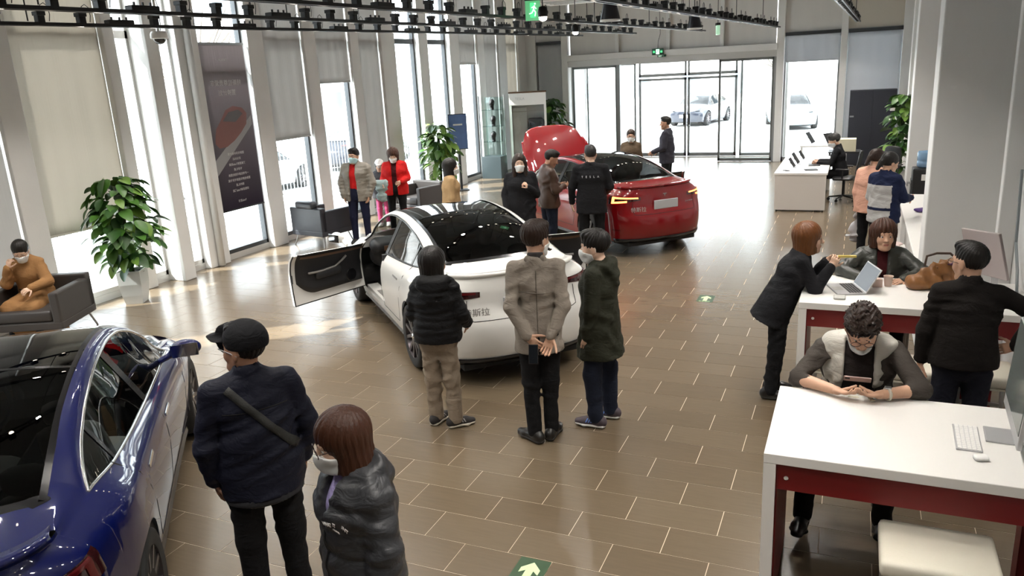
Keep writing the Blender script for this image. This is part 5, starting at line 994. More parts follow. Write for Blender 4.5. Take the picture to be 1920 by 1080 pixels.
def person(label, x, y, rz, H=1.70, fem=False, z0=0, lean=0, twist=0, arms=None, legs=None, head=(0, 0, 0), skin=None, hair=('short', None), top=None, under=None, pants=None, shoes=None, mask=None, glasses=False, cap=None, lod=1.0, wide=1.0, group=None, hands=None, pelvis=None, sit=False, belly=0, extras=None, mouth=True):
    R = empty('person', (x, y, z0), math.radians(rz)); tag(R, label, 'person', group); s = H/1.70; skin = skin or SKIN; seed = int(abs(x*31+y*17))
    pel = V3(0, 0, .95*s) if pelvis is None else V3(*pelvis); B = rotX(-math.radians(lean))@np.eye(3); T = rotZ(math.radians(twist)); B = T@B
    up = lambda px, py, pz: pel+B@(V3(px, py, pz)*s)
    Wa, Ch, Nb = up(0, .0, .12), up(0, .005, .32), up(0, -.015, .49); shx = (.152 if fem else .168)*wide
    Sh = {'L': up(-shx, -.01, .435), 'R': up(shx, -.01, .435)}; Xb = B@V3(1, 0, 0)
    arms = arms or {}; legs = legs or {}; J = {}
    for sd, sg in (('L', -1), ('R', 1)):
        e, w = arms.get(sd, ((sg*.13, -.05, -1), (sg*.0, .18, -1)))[:2]; el = Sh[sd]+T@unit(e)*.285*s; wr = el+T@unit(w)*.245*s; J['e'+sd], J['w'+sd] = el, wr; J['f'+sd] = unit(wr-el)
        hp = pel+T@V3(sg*.088*s*wide, 0, -.05*s); k, a = legs.get(sd, ((sg*.03, .02, -1), (sg*.01, -.02, -1)))[:2]; kn = hp+T@unit(k)*.415*s; an = kn+T@unit(a)*.405*s; J['h'+sd], J['k'+sd], J['a'+sd] = hp, kn, an
    hy, hp_, hr = [math.radians(v) for v in head]; Rh = T@rotZ(hy)@rotX(-hp_)@rotY(hr); hs = (1.07 if fem else 1.10)*s**.4
    Hc = up(0, .02, .49)+B@V3(0, 0, .05)*s+Rh@V3(0, .0, .085*hs)
    hl = .0058*lod; ol = .013*lod
    # ---- body: one figure; head and hands finely meshed
    hpz = xf(head_prims(fem)+EARS, Rh, Hc, hs); neck = [EC(Hc+Rh@V3(0, -.018, -.055), Nb, .050*s, .056*s, X=Xb, k=.03), EC(Nb, up(0, -.0, .38), (.07, .06), (.10, .07), X=Xb, k=.03)]
    parts = [solid(hpz+neck, hl, sub=xf(EYE_SUB, Rh, Hc, hs))]
    trunk = [EC(up(0, 0, -.06), Wa, (.13, .09), X=Xb), EC(Wa, Ch, (.13, .09), X=Xb), EC(Ch, up(0, 0, .42), (.14, .09), (.10, .07), X=Xb), EC(Sh['L'], Sh['R'], .045)]
    for sd in 'LR': trunk += [EC(Sh[sd], J['e'+sd], .042*s, .034*s), EC(J['e'+sd], J['w'+sd], .034*s, .026*s), EC(J['h'+sd], J['k'+sd], .07*s, .045*s), EC(J['k'+sd], J['a'+sd], .045*s, .035*s)]
    parts.append(solid(trunk, .03))
    hands = hands or {}
    for sd, sg in (('L', -1), ('R', 1)):
        hd = hands.get(sd, {})
        if hd is None: continue
        d = T@unit(hd['d']) if 'd' in hd else J['f'+sd]; pn = T@unit(hd['n']) if 'n' in hd else Xb*(-sg)
        parts.append(solid(hand_prims(J['w'+sd], d, pn, -sg, hd.get('curl', .35), .98*s, hd.get('spread', .05), hd.get('thumb', .35)), .0052*max(1, lod*.85), m=.02))
    if top and top.get('sleeve') == 'short' or (top and top.get('roll')):
        for sd in 'LR': parts.append(solid([EC(J['e'+sd]+(J['w'+sd]-J['e'+sd])*.1, J['w'+sd], .043*s, .028*s, k=.01)], .009, m=.02))
    body = put('body', joinVF(parts), skin, R)
    # ---- face details
    hm = lambda v: Hc+hs*(Rh@np.array(v, float))
    for sg in (-1, 1):
        e = MB().lathe([(.0001, -.0125), (.009, -.009), (.0125, 0), (.009, .009), (.0001, .0125)], 12); e.v = [tuple(hm(np.array(v)+V3(sg*.031, .0805, .006))) for v in e.v]; eo = e.build('eye', M_EYE, R, smooth=True)
        ir = MB().lathe([(.0001, .0014), (.0045, .001), (.0062, -.002)], 12, axis='y'); ir.v = [tuple(hm(np.array(v)+V3(sg*.031, .0918, .005))) for v in ir.v]; ir.build('iris', M_IRIS, eo)
        if lod < 1.6: put('eyebrow', solid(xf([EC((sg*.016, .0965, .026), (sg*.046, .086, .029), .0042, .0028, k=.002)], Rh, Hc, hs), .003, m=.012), hair[1] or H_BLACK, R)
    if not mask and mouth and lod < 1.6: put('lips', solid(xf([EC((-.017, .0965, -.0595), (.017, .0965, -.0595), .0045, k=.003), EC((-.014, .0945, -.067), (.014, .0945, -.067), .0048, k=.003)], Rh, Hc, hs), .003, m=.012), M_LIP, R)
    # ---- hair
    if hair[0]:
        pr, cu, sb, am = hair_field(hair[0]); Pz = xf(pr, Rh, Hc, hs)
        def strands(P, am=am, cur=hair[0] == 'curly'):
            q = (P-Hc)@Rh
            if cur: return am*(np.sin(q[..., 0]*150+3*np.sin(q[..., 2]*90))*np.sin(q[..., 1]*140+2*np.sin(q[..., 0]*80))+.5*np.sin(q[..., 2]*170+q[..., 0]*60))
            th = np.arctan2(q[..., 0], q[..., 1]+.02+.4*np.maximum(q[..., 2]-.05, 0)); return am*(.6*np.sin(th*23+q[..., 2]*14)+.4*np.sin(th*47+1.3))
        put('hair', solid(Pz, .0062*lod, xfc(cu, Rh, Hc, hs), strands, sub=xf(sb, Rh, Hc, hs)), hair[1] or H_BLACK, R)
    if cap:
        put('cap_crown', solid(xf([EC((0, -.012, .060), None, (.096, .114, .098), k=.02)], Rh, Hc, hs), .0068*lod, xfc([((0, 0, .020), (0, -.12, -1))], Rh, Hc, hs)), cap, R); put('cap_brim', solid(xf([EC((-.025, .095, .044), (.025, .095, .044), (.055, .075, .009), k=.02), EC((0, .12, .042), None, (.075, .07, .009), k=.02)], Rh, Hc, hs), .0068*lod), cap, R)
    if mask:
        zt = -.014 if mask != 'chin' else -.072
        mp = head_prims(fem)[:7]+[EC((0, .102, -.04), None, (.022, .022, .035), k=.04)]; mp = [dict(p, ra=p['ra']+.006, rb=p['rb']+.006) for p in mp]; cu = [((0, .10, zt), (0, -.28 if mask != 'chin' else .1, 1)), ((0, .05, -.116), (0, .3, -1)), ((0, .012, 0), (0, -1, .12))]
        put('face_mask', solid(xf(mp, Rh, Hc, hs), .0055*lod, xfc(cu, Rh, Hc, hs)), M_MASKW if mask != 'blue' else M_MASKB, R)
        for sg in (-1, 1):
            lp = MB().tube([hm((sg*.060, .035, -.030)), hm((sg*.080, .0, .005)), hm((sg*.083, -.02, .015)), hm((sg*.082, -.022, -.02)), hm((sg*.060, .03, -.075))], .0016*max(1, lod), 5); lp.build('ear_loop', M_MASKW, R)
    if glasses:
        g = MB()
        for sg in (-1, 1):
            g.tube([hm((sg*.033+.024*math.cos(a), .112-.10*(abs(sg*.033+.024*math.cos(a))-.01)**1*.25, .002+.019*math.sin(a))) for a in np.linspace(0, 2*math.pi, 17)], .0018*max(1, lod*.9), 5, caps=False); g.tube([hm((sg*.057, .105, .008)), hm((sg*.080, .03, .010)), hm((sg*.082, -.015, .0))], .0018*max(1, lod*.9), 5)
        g.tube([hm((-.010, .113, .006)), hm((.010, .113, .006))], .0018*max(1, lod*.9), 5); g.build('spectacles', M_WIRE, R)
    # ---- clothes
    def torso(i, fat=0, skirt=None, shinf=None):
        i_ = i; q = [EC(up(0, 0, -.02), Wa, (.160*wide+i, .112+i+fat*.5), (.148*wide+i, .108+i+fat), X=Xb, k=.04), EC(Wa, Ch, (.148*wide+i, .108+i+fat), (.166*wide+i, .116+i), X=Xb, k=.04), EC(Ch, up(0, -.01, .44), (.166*wide+i, .116+i), (.115*wide+i, .080+i*.7), X=Xb, k=.04), EC(Sh['L']*.92+Sh['R']*.08, Sh['R']*.92+Sh['L']*.08, .048*s+i*.6, X=B@V3(0, 1, 0), k=.05)]
        if skirt: q.append(EC(up(0, 0, 0), up(0, skirt.get('fwd', 0), -skirt['L']), (.168*wide+i, .12+i), (skirt.get('w', .18)+i, skirt.get('d', .14)+i), X=Xb, k=.05))
        return q
    def sleeves(i, puff=None, roll=1.0):
        q = []
        for sd in 'LR':
            we = J['e'+sd]+(J['w'+sd]-J['e'+sd])*roll; q += [EC(Sh[sd], J['e'+sd], .050*s+i*.9, .041*s+i, k=.022, puff=puff), EC(J['e'+sd], we-unit(we-J['e'+sd])*.004, .041*s+i, .032*s+i*.8, k=.022, puff=puff)]
        return q
    if under:
        put(under.get('name', 'shirt'), solid(torso(.004, belly)+[EC(Nb, up(0, -.012, .53), .064*s, .062*s, k=.02)], ol*1.1, [(up(0, 0, -.12), B@V3(0, 0, -1)), (up(0, 0, .535), B@V3(0, .35, 1))]), under['m'], R)
    if top:
        i = top.get('i', .018); pf = top.get('puff'); dw = wrinkle(top.get('amp', .005)*.85, top.get('freq', 26)*1.6, seed)
        def disp(P):
            f = dw(P)
            if pf:
                zz = ((P-pel)@B)[..., 2]; f = f-pf[1]*(np.abs(np.sin(zz/pf[0]*math.pi))**.6-.5)
            if top.get('quilt'):
                q = ((P-pel)@B); u = np.abs(np.sin((q[..., 0]+q[..., 2])*math.pi/.075))**.5; v = np.abs(np.sin((q[..., 0]-q[..., 2])*math.pi/.075))**.5; f = f-.006*(u*v-.5)
            return f
        hem = top.get('hem', -.14); sk = dict(L=-hem+.05, w=top.get('hw', .185*wide), d=top.get('hd', .135), fwd=top.get('hfwd', 0)) if hem < -.05 else None
        tp = torso(i, belly, sk); ex = sleeves(i*.8, (pf[0], pf[1]*1.5) if pf else None, top.get('rollto', 1.0)) if top.get('sleeve') != 'none' else []
        col = top.get('collar', .045)
        if col: ex = ex+[EC(up(0, -.02, .45), up(0, -.022+top.get('cfwd', 0), .47+col), (.078*s+i*.4, .070*s+i*.4), (.070*s+i*.3, .066*s+i*.3), X=Xb, k=.02)]
        if top.get('hood'): ex = ex+[EC(up(-.085, -.09, .48), up(.085, -.09, .48), (.072, .050), X=B@V3(0, 0, 1), k=.03), EC(up(-.115, -.05, .50), up(-.085, .075, .44), .045, .032, k=.02), EC(up(.115, -.05, .50), up(.085, .075, .44), .045, .032, k=.02), EC(up(0, -.12, .47), up(0, -.155, .34), (.12, .045), (.06, .03), X=Xb, k=.03)]
        if top.get('extra'): ex = ex+top['extra'](up, J, Sh, Xb)
        op = top.get('open'); po = None
        def post(f, P):
            q = (P-pel)@B; xx, yy, zz = q[..., 0]/s-(op[3] if len(op) > 3 else 0), q[..., 1]/s, q[..., 2]/s
            w = op[0]+(op[1]-op[0])*np.clip((.47-zz)/(.47-op[2]), 0, 1); wd = np.maximum(np.abs(xx)-w, np.maximum(.015-yy, op[2]-zz)); return np.maximum(f, -wd*s)
        nc = None
        def neckpost(f, P):
            if op: f = post(f, P)
            q = P-Nb; c = np.sqrt((q@Xb)**2+(q@(B@V3(0, 1, 0)))**2)-.056*s; z = (P-up(0, -.01, .475))@(B@UP); return np.maximum(f, -np.maximum(c, -z))
        jo = put(top.get('name', 'jacket'), solid(tp, ol, [(up(0, 0, hem), B@V3(0, 0, -1) if not sit else unit(B@V3(0, 0, -1)))] if hem > -.6 else [], disp, ex, kx=.014, post=neckpost), top['m'], R)
        if top.get('m2'):     # second colour chosen by region of the garment itself
            jo.data.materials.append(top['m2']); fn = top['fn']; me = jo.data; n = len(me.polygons); ctr = np.empty(n*3); me.polygons.foreach_get('center', ctr); q = ((ctr.reshape(-1, 3)-pel)@B)/s; side_ = np.array([[np.linalg.norm(c-J['e'+d]) for d in 'LR'] for c in ctr.reshape(-1, 3)]) if top.get('need') else None
            me.polygons.foreach_set('material_index', fn(q).astype(np.int32))
    if pants:
        i = pants.get('i', .012); q = [EC(up(0, 0, .06), pel+V3(0, 0, -.06*s), (.150*wide+i, .108+i), (.155*wide+i, .115+i), X=T@V3(1, 0, 0), k=.04)]
        for sd in 'LR': q += [EC(J['h'+sd], J['k'+sd], .086*s*wide+i*.6, .060*s+i, k=.03), EC(J['k'+sd], J['a'+sd]+V3(0, 0, .0), .058*s+i, .046*s+i, k=.03)]
        cuts = [((0, 0, min(J['aL'][2], J['aR'][2])-.03), (0, 0, -1))]
        put('trousers', solid(q, ol, cuts, wrinkle(pants.get('amp', .0045)*.8, 48, seed+5, 1.3)), pants['m'], R)
    if shoes:
        for sd, sg in (('L', -1), ('R', 1)):
            an = J['a'+sd]; ty = shoes.get('yaw', {}).get(sd, sg*-8); f = T@rotZ(math.radians(ty))@V3(0, 1, 0); r = np.cross(f, UP); ga = an[2]-.075*s
            gz = max(ga, 0) if not sit else ga; b = V3(an[0], an[1], gz); L = shoes.get('L', 1.0)*s; tilt = V3(0, 0, shoes.get('tilt', 0))
            so = put('shoe', solid([EC(b-f*.055*L+V3(0, 0, .045), b+f*.10*L+V3(0, 0, .036)+tilt, (.038, .045), (.044, .034), X=r, k=.02), EC(b+f*.10*L+V3(0, 0, .034)+tilt, b+f*.165*L+V3(0, 0, .028)+tilt*1.4, (.044, .034), (.034, .024), X=r, k=.02), EC(b-f*.03*L+V3(0, 0, .05), an+V3(0, 0, .02), .042, .044, k=.03)], .0085*lod, [(b+V3(0, 0, .012), unit(V3(0, 0, -1)))] if not shoes.get('tilt') else []), shoes['m'], R)
            sl = [EC(b-f*.060*L+V3(0, 0, .014), b+f*.10*L+V3(0, 0, .014)+tilt, (.041, .022), (.047, .020), X=r, k=.02), EC(b+f*.10*L+V3(0, 0, .014)+tilt, b+f*.168*L+V3(0, 0, .016)+tilt*1.4, (.047, .020), (.036, .016), X=r, k=.02)]
            put('sole', solid(sl, .0085*lod, [(b+V3(0, 0, shoes.get('sh', .026)), unit(V3(0, 0, 1))), (b+V3(0, 0, .0015), unit(V3(0, 0, -1)))] if not shoes.get('tilt') else []), shoes['s'], so)
    if extras: extras(R, dict(J=J, up=up, Hc=Hc, Rh=Rh, hm=hm, B=B, T=T, Sh=Sh, s=s, Nb=Nb, Xb=Xb, pel=pel))
    return R
C_BLK = cloth('black_cloth', (.012, .012, .014)); C_NAVY = cloth('navy_nylon', (.009, .010, .020), .62, .08); C_PUFB = cloth('black_puffer_nylon', (.009, .009, .010), .62, .05); C_PUFG = cloth('charcoal_puffer_nylon', (.032, .033, .037), .45, .05); C_SUIT = cloth('grey_wool_suit', (.25, .215, .18), .8, .25, 240); C_PARKA = cloth('dark_olive_parka', (.024, .025, .016), .75); C_BEIGE = cloth('beige_corduroy', (.27, .215, .16), .9, .3, 300); C_TRB = cloth('black_trousers', (.009, .009, .010), .85); C_JEAN = cloth('dark_jeans', (.014, .018, .032), .85, .2, 260); C_RED = cloth('red_jersey', (.50, .012, .012), .8); C_GREYP = cloth('grey_puffer_nylon', (.20, .18, .15), .5, .05); C_TAN = cloth('tan_wool', (.30, .155, .062), .85, .25, 200); C_LEATH = cloth('dark_brown_leather', (.022, .017, .013), .4, .15, 90); C_BRN = cloth('brown_cloth', (.10, .07, .045), .85); C_SLATE = cloth('dark_slate_blazer', (.035, .034, .045), .8); C_PINK = cloth('peach_pink_wool', (.62, .34, .25), .85); C_GREYL = cloth('pale_grey_cloth', (.40, .39, .38), .85); C_NAVC = cloth('navy_cloth', (.010, .015, .045), .8); C_QUILT = cloth('dark_green_quilted_nylon', (.030, .032, .026), .42, .05); C_VEST = cloth('silver_grey_vest', (.46, .44, .39), .45, .05); C_SHIRT = cloth('charcoal_shirt', (.050, .042, .036), .75); C_SWEAT = cloth('black_knit', (.012, .010, .009), .9, .3, 200); C_MAROON = cloth('maroon_knit', (.05, .008, .010), .9); C_LILAC = cloth('lilac_fleece', (.30, .26, .48), .85); C_WHITE = cloth('white_cloth', (.65, .64, .62), .8); C_TEE = cloth('black_tee', (.015, .011, .010), .85)
S_BLK = mat('black_leather_shoe', (.012, .011, .010), .28); S_BSOLE = mat('dark_sole', (.02, .017, .015), .7); S_WSOLE = mat('cream_sole', (.66, .60, .50), .6); S_KNIT = mat('dark_knit_shoe', (.02, .017, .017), .8)
# ---- 1 man in a black cap
from mathutils.bvhtree import BVHTree
def child(R, name): return [c for c in R.children if c.name.split('.')[0] == name][0]
def caster(o):
    b = BVHTree.FromPolygons([v.co for v in o.data.vertices], [tuple(q.vertices) for q in o.data.polygons])
    def cast(p, d):
        d = Vector(d).normalized(); h = b.ray_cast(Vector(p)-d*.8, d); return (h[0], h[1]) if h[0] is not None else (Vector(p), -d)
    return cast
def ribbon_on(R, on, name, pts, d, w, lift, m, thick=.002):
    """strip of cloth, seam or print lying on a garment"""
    c = caster(child(R, on)); P = []; pts = [Vector(q) for q in pts]; n = len(pts)
    for i, q in enumerate(pts):
        t = (pts[min(i+1, n-1)]-pts[max(i-1, 0)]).normalized(); sd = t.cross(Vector(d)).normalized()*w/2; row = []
        for u in (-1, 0, 1): h, nr = c(q+sd*u, d); row.append(tuple(h-Vector(d).normalized()*lift))
        P.append(row)
    o = MB().grid(P).build(name, m, R, smooth=True); o.modifiers.new('thickness', 'SOLIDIFY').thickness = thick; return o
def text_on(R, on, txt, size, p, d, m, roll=0, spacing=1.0):
    h, nr = caster(child(R, on))(p, d); nr = (-Vector(d).normalized()*.7+nr*.3).normalized(); z = nr; x = Vector((0, 0, 1)).cross(z).normalized(); y = z.cross(x)
    M = Matrix(((x.x, y.x, z.x, 0), (x.y, y.y, z.y, 0), (x.z, y.z, z.z, 0), (0, 0, 0, 1))); lettering(txt, size, m, R, Matrix.Translation(h+nr*.006) @ M @ Matrix.Rotation(roll, 4, 'Z'), .001, spacing)
def ex_cap(R, k):
    up = k['up']; ribbon_on(R, 'bomber_jacket', 'bag_strap', [up(-.13+.33*t, 0, .47-.40*t) for t in np.linspace(0, 1, 16)], (0, 1, 0), .042, .006, mat('black_webbing', (.02, .02, .018), .7, bump=.3, bscale=200), .004)
    ribbon_on(R, 'bomber_jacket', 'yoke_seam', [up(x_, 0, .34) for x_ in np.linspace(-.17, .17, 14)], (0, 1, 0), .005, .001, M_GAP, .001)
    g = MB(); hm = k['hm']
    for sg in (-1, 1): g.tube([hm((sg*.06, .105, .005)), hm((sg*.083, .02, .006)), hm((sg*.085, -.02, -.004))], .0028, 5)
    g.build('spectacles', mat('silver_wire', (.6, .6, .6), .3, .8), R)
    put('rib_hem', solid([EC(up(0, 0, -.145), up(0, 0, -.19), (.214, .180), X=(1, 0, 0))], .012, [(up(0, 0, -.195), (0, 0, -1)), (up(0, 0, -.155), (0, 0, 1))]), mat('rib_knit_dark', (.02, .02, .024), .9), R); put('undershirt_hem', solid([EC(up(0, 0, -.19), up(0, 0, -.21), (.192, .160), X=(1, 0, 0))], .012, [(up(0, 0, -.212), (0, 0, -1)), (up(0, 0, -.192), (0, 0, 1))]), mat('grey_undershirt', (.16, .16, .15), .9), R)
person('man in a black cap and dark navy bomber jacket seen from behind', -.44, -.90, 52, 1.69, lean=2, head=(42, -6, 0), hair=('crop', H_BLACK), cap=C_BLK, top=dict(m=C_NAVY, i=.036, hem=-.17, amp=.009, freq=19, collar=.05, name='bomber_jacket', hw=.185, hd=.155), wide=1.14, belly=.035, pants=dict(m=C_TRB, i=.022), shoes=dict(m=S_BLK, s=S_BSOLE), extras=ex_cap, skin=SKIN3, arms={'L': ((-.28, -.02, -1), (.10, .22, -1)), 'R': ((.30, -.02, -1), (-.08, .30, -1))})
# ---- 2 woman in glasses
def ex_logo(R, k):
    up = k['up']; m = mat('white_print', (.75, .74, .72), .7); d = k['B']@V3(0, -1, 0); q = up(-.105, 0, .30)
    for i, (t, a, dz) in enumerate((('WHAT', .25, .0), ('IT', .0, .006), ('ISNT', -.28, -.002))): text_on(R, 'puffer_jacket', t, .026, q+V3((-1+i)*-.040, 0, dz), d, m, a)
    text_on(R, 'puffer_jacket', 'ORIGINAL', .011, q+V3(0, 0, -.022), d, m); ribbon_on(R, 'puffer_jacket', 'zip', [up(.0, 0, z) for z in np.linspace(.24, -.35, 22)], (0, -1, 0), .012, .004, M_GAP)
person('woman with brown bob, glasses and white mask in a charcoal hooded puffer', .57, -1.42, 152, 1.57, fem=True, head=(-14, 10, 0), hair=('bob', H_BROWN), mask='white', glasses=True, skin=SKIN2, top=dict(m=C_PUFG, i=.042, hem=-.42, puff=(.115, .012), hood=True, collar=.04, amp=.004, name='puffer_jacket', open=(.055, .012, .26), hw=.175, hd=.15), under=dict(m=C_LILAC, name='fleece'), pants=dict(m=C_TRB), shoes=dict(m=S_KNIT, s=S_BSOLE), lod=.9, extras=ex_logo, arms={'L': ((-.30, .02, -1), (.0, .25, -1)), 'R': ((.30, .02, -1), (0, .25, -1))})
def ex_stripes(col, side='L'):
    def f(R, k):
        for sh in [c for c in R.children if c.name.split('.')[0] == 'shoe']:
            vs = np.array([v.co for v in sh.data.vertices]); c0 = vs.mean(0); cst = caster(sh); ax = vs-c0; w, U = np.linalg.eigh((ax[:, :2].T@ax[:, :2])); fw = np.array([U[0, 1], U[1, 1], 0]); fw = fw*(1 if fw[1] > 0 else -1); rt = np.array([fw[1], -fw[0], 0])
            for s_ in (-1, 1):
                for i in range(3):
                    P = []
                    for t in np.linspace(0, 1, 5):
                        row = []
                        for dw in (-.005, .005): h, n_ = cst(c0+fw*(.0+.022*i+dw-.012*t)+V3(0, 0, -.012+.028*t), -rt*s_); row.append(tuple(h+Vector(rt*s_)*.002))
                        P.append(row)
                    MB().grid(P).build('stripe', col, sh).modifiers.new('thickness', 'SOLIDIFY').thickness = .0015
    return f
# ---- 3 person in black puffer, beige trousers
person('person in a black puffer jacket and beige trousers behind the white car', -.66, 1.54, 16, 1.54, fem=True, head=(-34, 2, 0), hair=('bob', H_BLACK), top=dict(m=C_PUFB, i=.032, hem=-.08, puff=(.062, .008), hood=True, collar=.035, amp=.004, name='puffer_jacket'), wide=.98, pants=dict(m=C_BEIGE, i=.022, amp=.007), shoes=dict(m=S_KNIT, s=S_WSOLE, sh=.040, yaw={'L': -20, 'R': -62}), legs={'L': ((-.02, .06, -1), (.02, .03, -1)), 'R': ((.03, -.03, -1), (.04, -.06, -1))}, arms={'L': ((-.28, .10, -1), (.15, .9, -.25)), 'R': ((.30, .0, -1), (.02, .80, -.55))}, extras=lambda R, k: ex_stripes(mat('grey_stripe', (.25, .23, .22), .6))(R, k))
# ---- 4 grey suit
def ex_suit(R, k):
    up = k['up']; ribbon_on(R, 'suit_jacket', 'back_seam', [up(0, 0, z) for z in np.linspace(.43, -.06, 20)], (0, 1, 0), .006, .001, cloth('grey_seam', (.10, .085, .07)), .001); ribbon_on(R, 'suit_jacket', 'yoke_crease', [up(x_, 0, .27-.03*x_) for x_ in np.linspace(-.13, .13, 16)], (0, 1, 0), .006, .0015, cloth('pale_crease', (.26, .23, .20)), .001)
    ribbon_on(R, 'suit_jacket', 'vent', [up(.004, 0, z) for z in np.linspace(-.06, -.195, 8)], (0, 1, 0), .014, .001, C_TRB, .001)
    put('suit_collar', solid([EC(up(-.055, -.055, .50), up(.055, -.055, .50), (.018, .035), X=(0, 1, 0), k=.02), EC(up(-.06, -.05, .505), up(-.075, .05, .44), .022, .018, k=.02), EC(up(.06, -.05, .505), up(.075, .05, .44), .022, .018, k=.02)], .008), C_SUIT, R)
    put('shirt_collar', solid([EC(up(0, -.022, .50), up(0, -.022, .545), (.062, .064), X=(1, 0, 0), k=.01)], .008, [(up(0, 0, .545), (0, .2, 1)), (up(0, 0, .48), (0, 0, -1))]), cloth('dark_shirt', (.05, .045, .045)), R)
person('man in a grey suit jacket holding his hands behind his back', .26, 1.52, 20, 1.80, head=(-36, 4, 0), hair=('short', H_DKBR), glasses=True, mask='white', wide=.94, top=dict(m=C_SUIT, i=.018, hem=-.20, amp=.0055, freq=24, collar=.022, name='suit_jacket', hw=.185, hd=.14), pants=dict(m=C_TRB, i=.010), shoes=dict(m=S_BLK, s=S_BSOLE, yaw={'L': 42, 'R': -18}, L=1.06), legs={'L': ((.02, .0, -1), (.03, -.03, -1)), 'R': ((-.03, .07, -1), (-.01, .03, -1))}, arms={'L': ((-.12, -.30, -1), (.50, -.22, -.95)), 'R': ((.12, -.30, -1), (-.44, -.34, -.95))}, hands={'L': dict(d=(.75, -.25, -.7), n=(.3, .9, .0), curl=.45), 'R': dict(d=(-.35, -.15, -1), n=(-.25, -.95, .1), curl=.5)}, extras=ex_suit)
# ---- 5 boy in parka
person('young man in a dark olive hooded parka and white mask, side on', .62, 1.98, 88, 1.64, head=(6, 4, 0), hair=('short', H_BLACK), mask='white', skin=SKIN2, top=dict(m=C_PARKA, i=.034, hem=-.30, hood=True, collar=.04, amp=.007, freq=20, name='parka', hw=.20, hd=.175), pants=dict(m=C_JEAN, i=.020, amp=.007), shoes=dict(m=mat('purple_grey_trainer', (.06, .045, .055), .7), s=mat('white_sole', (.75, .74, .72), .5), sh=.034, yaw={'L': 0, 'R': 8}, L=1.05), legs={'L': ((-.04, .10, -1), (0, -.06, -1)), 'R': ((.06, -.08, -1), (0, -.02, -1))}, arms={'L': ((-.16, .02, -1), (.04, .22, -1)), 'R': ((.16, .05, -1), (0, .3, -1))}, extras=ex_stripes(mat('blue_stripe', (.10, .22, .60), .6)))
# ---- 6 grey puffer man
person('man in an open grey puffer over a red sweater, pale blue mask', -5.83, 8.03, 196, 1.71, head=(-8, -2, 0), hair=('short', H_BLACK), mask='blue', glasses=True, top=dict(m=C_GREYP, i=.042, hem=-.16, puff=(.062, .010), collar=.06, amp=.004, name='puffer_jacket', open=(.05, .085, -.3, .03)), under=dict(m=C_RED, name='sweater'), pants=dict(m=cloth('navy_trousers', (.012, .014, .035), .85)), shoes=dict(m=S_KNIT, s=S_WSOLE), lod=1.5, arms={'L': ((-.30, .02, -1), (.2, .35, -1)), 'R': ((.30, .02, -1), (-.2, .35, -1))}, wide=1.18)
# ---- 7 woman in red
def ex_coat(R, k):
    w = k['J']['wR']; put('folded_coat', solid([EC(w+V3(.02, .06, .02), w+V3(.03, .05, -.30), (.12, .05), (.10, .06), X=(1, 0, 0), k=.04), EC(w+V3(-.06, .05, .03), w+V3(.12, .05, .03), .06, k=.04)], .016, disp=wrinkle(.016, 26, 9)), cloth('pale_teal_wool', (.30, .38, .38), .9), R)
person('woman in a red jacket and white mask holding a pale coat', -5.60, 8.98, 204, 1.62, fem=True, head=(4, 22, 0), hair=('wavy', H_BROWN), mask='white', skin=SKIN2, top=dict(m=C_RED, i=.030, hem=-.16, collar=.04, amp=.005, name='jacket', open=(.045, .050, -.3)), under=dict(m=C_MAROON, name='sweater'), pants=dict(m=C_TRB), shoes=dict(m=mat('pink_white_trainer', (.6, .35, .4), .6), s=S_WSOLE), lod=1.5, wide=1.18, arms={'R': ((.22, .02, -1), (-.05, .95, -.25)), 'L': ((-.26, .02, -1), (.45, .85, -.15))}, extras=ex_coat)
# ---- 8 child with a white hat behind
person('child in a white hat partly hidden behind the woman in red', -6.30, 9.55, 205, 1.30, fem=True, hair=('bob', H_BLACK), cap=mat('white_wool_hat', (.75, .74, .72), .9), top=dict(m=cloth('dark_grey_coat', (.05, .05, .055), .8), i=.03, hem=-.18), pants=dict(m=cloth('pink_trousers', (.40, .06, .14), .8)), shoes=dict(m=mat('white_trainer', (.65, .62, .6), .6), s=S_WSOLE), lod=1.9)
# ---- 9 tan coat
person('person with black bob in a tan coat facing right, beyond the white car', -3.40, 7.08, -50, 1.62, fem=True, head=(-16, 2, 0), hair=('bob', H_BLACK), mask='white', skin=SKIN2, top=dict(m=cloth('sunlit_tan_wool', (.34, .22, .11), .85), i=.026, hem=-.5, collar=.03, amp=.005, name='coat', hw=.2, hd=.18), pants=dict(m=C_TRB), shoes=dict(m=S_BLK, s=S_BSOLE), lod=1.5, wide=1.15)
# ---- 10 long hair
person('woman with long hair and a white mask in a black coat, fist at her chest', -2.20, 7.10, 200, 1.69, fem=True, head=(4, 2, 0), hair=('long', H_DKBR), mask='white', skin=SKIN2, top=dict(m=C_BLK, i=.032, hem=-.45, collar=.05, amp=.006, name='coat', hw=.2, hd=.17), pants=dict(m=C_TRB), shoes=dict(m=S_BLK, s=S_BSOLE), lod=1.3, wide=1.15, arms={'L': ((-.22, .06, -1), (.45, .75, .50)), 'R': ((.25, .05, -1), (-.1, .5, -1))}, hands={'L': dict(d=(.5, .25, .8), n=(.7, -.3, -.3), curl=1.2)})
# ---- 11 leather jacket
person('man in a dark leather jacket looking down with folded arms by the red car', -1.96, 7.66, -48, 1.69, head=(-14, 24, 0), hair=('crop', H_BLACK), skin=SKIN3, top=dict(m=C_LEATH, i=.032, hem=-.13, collar=.05, amp=.008, freq=22, name='leather_jacket'), pants=dict(m=C_JEAN), shoes=dict(m=S_BLK, s=S_BSOLE), lod=1.35, wide=1.2, arms={'R': ((.22, .12, -1), (-.55, .85, .15)), 'L': ((-.22, .12, -1), (.55, .85, .1))})
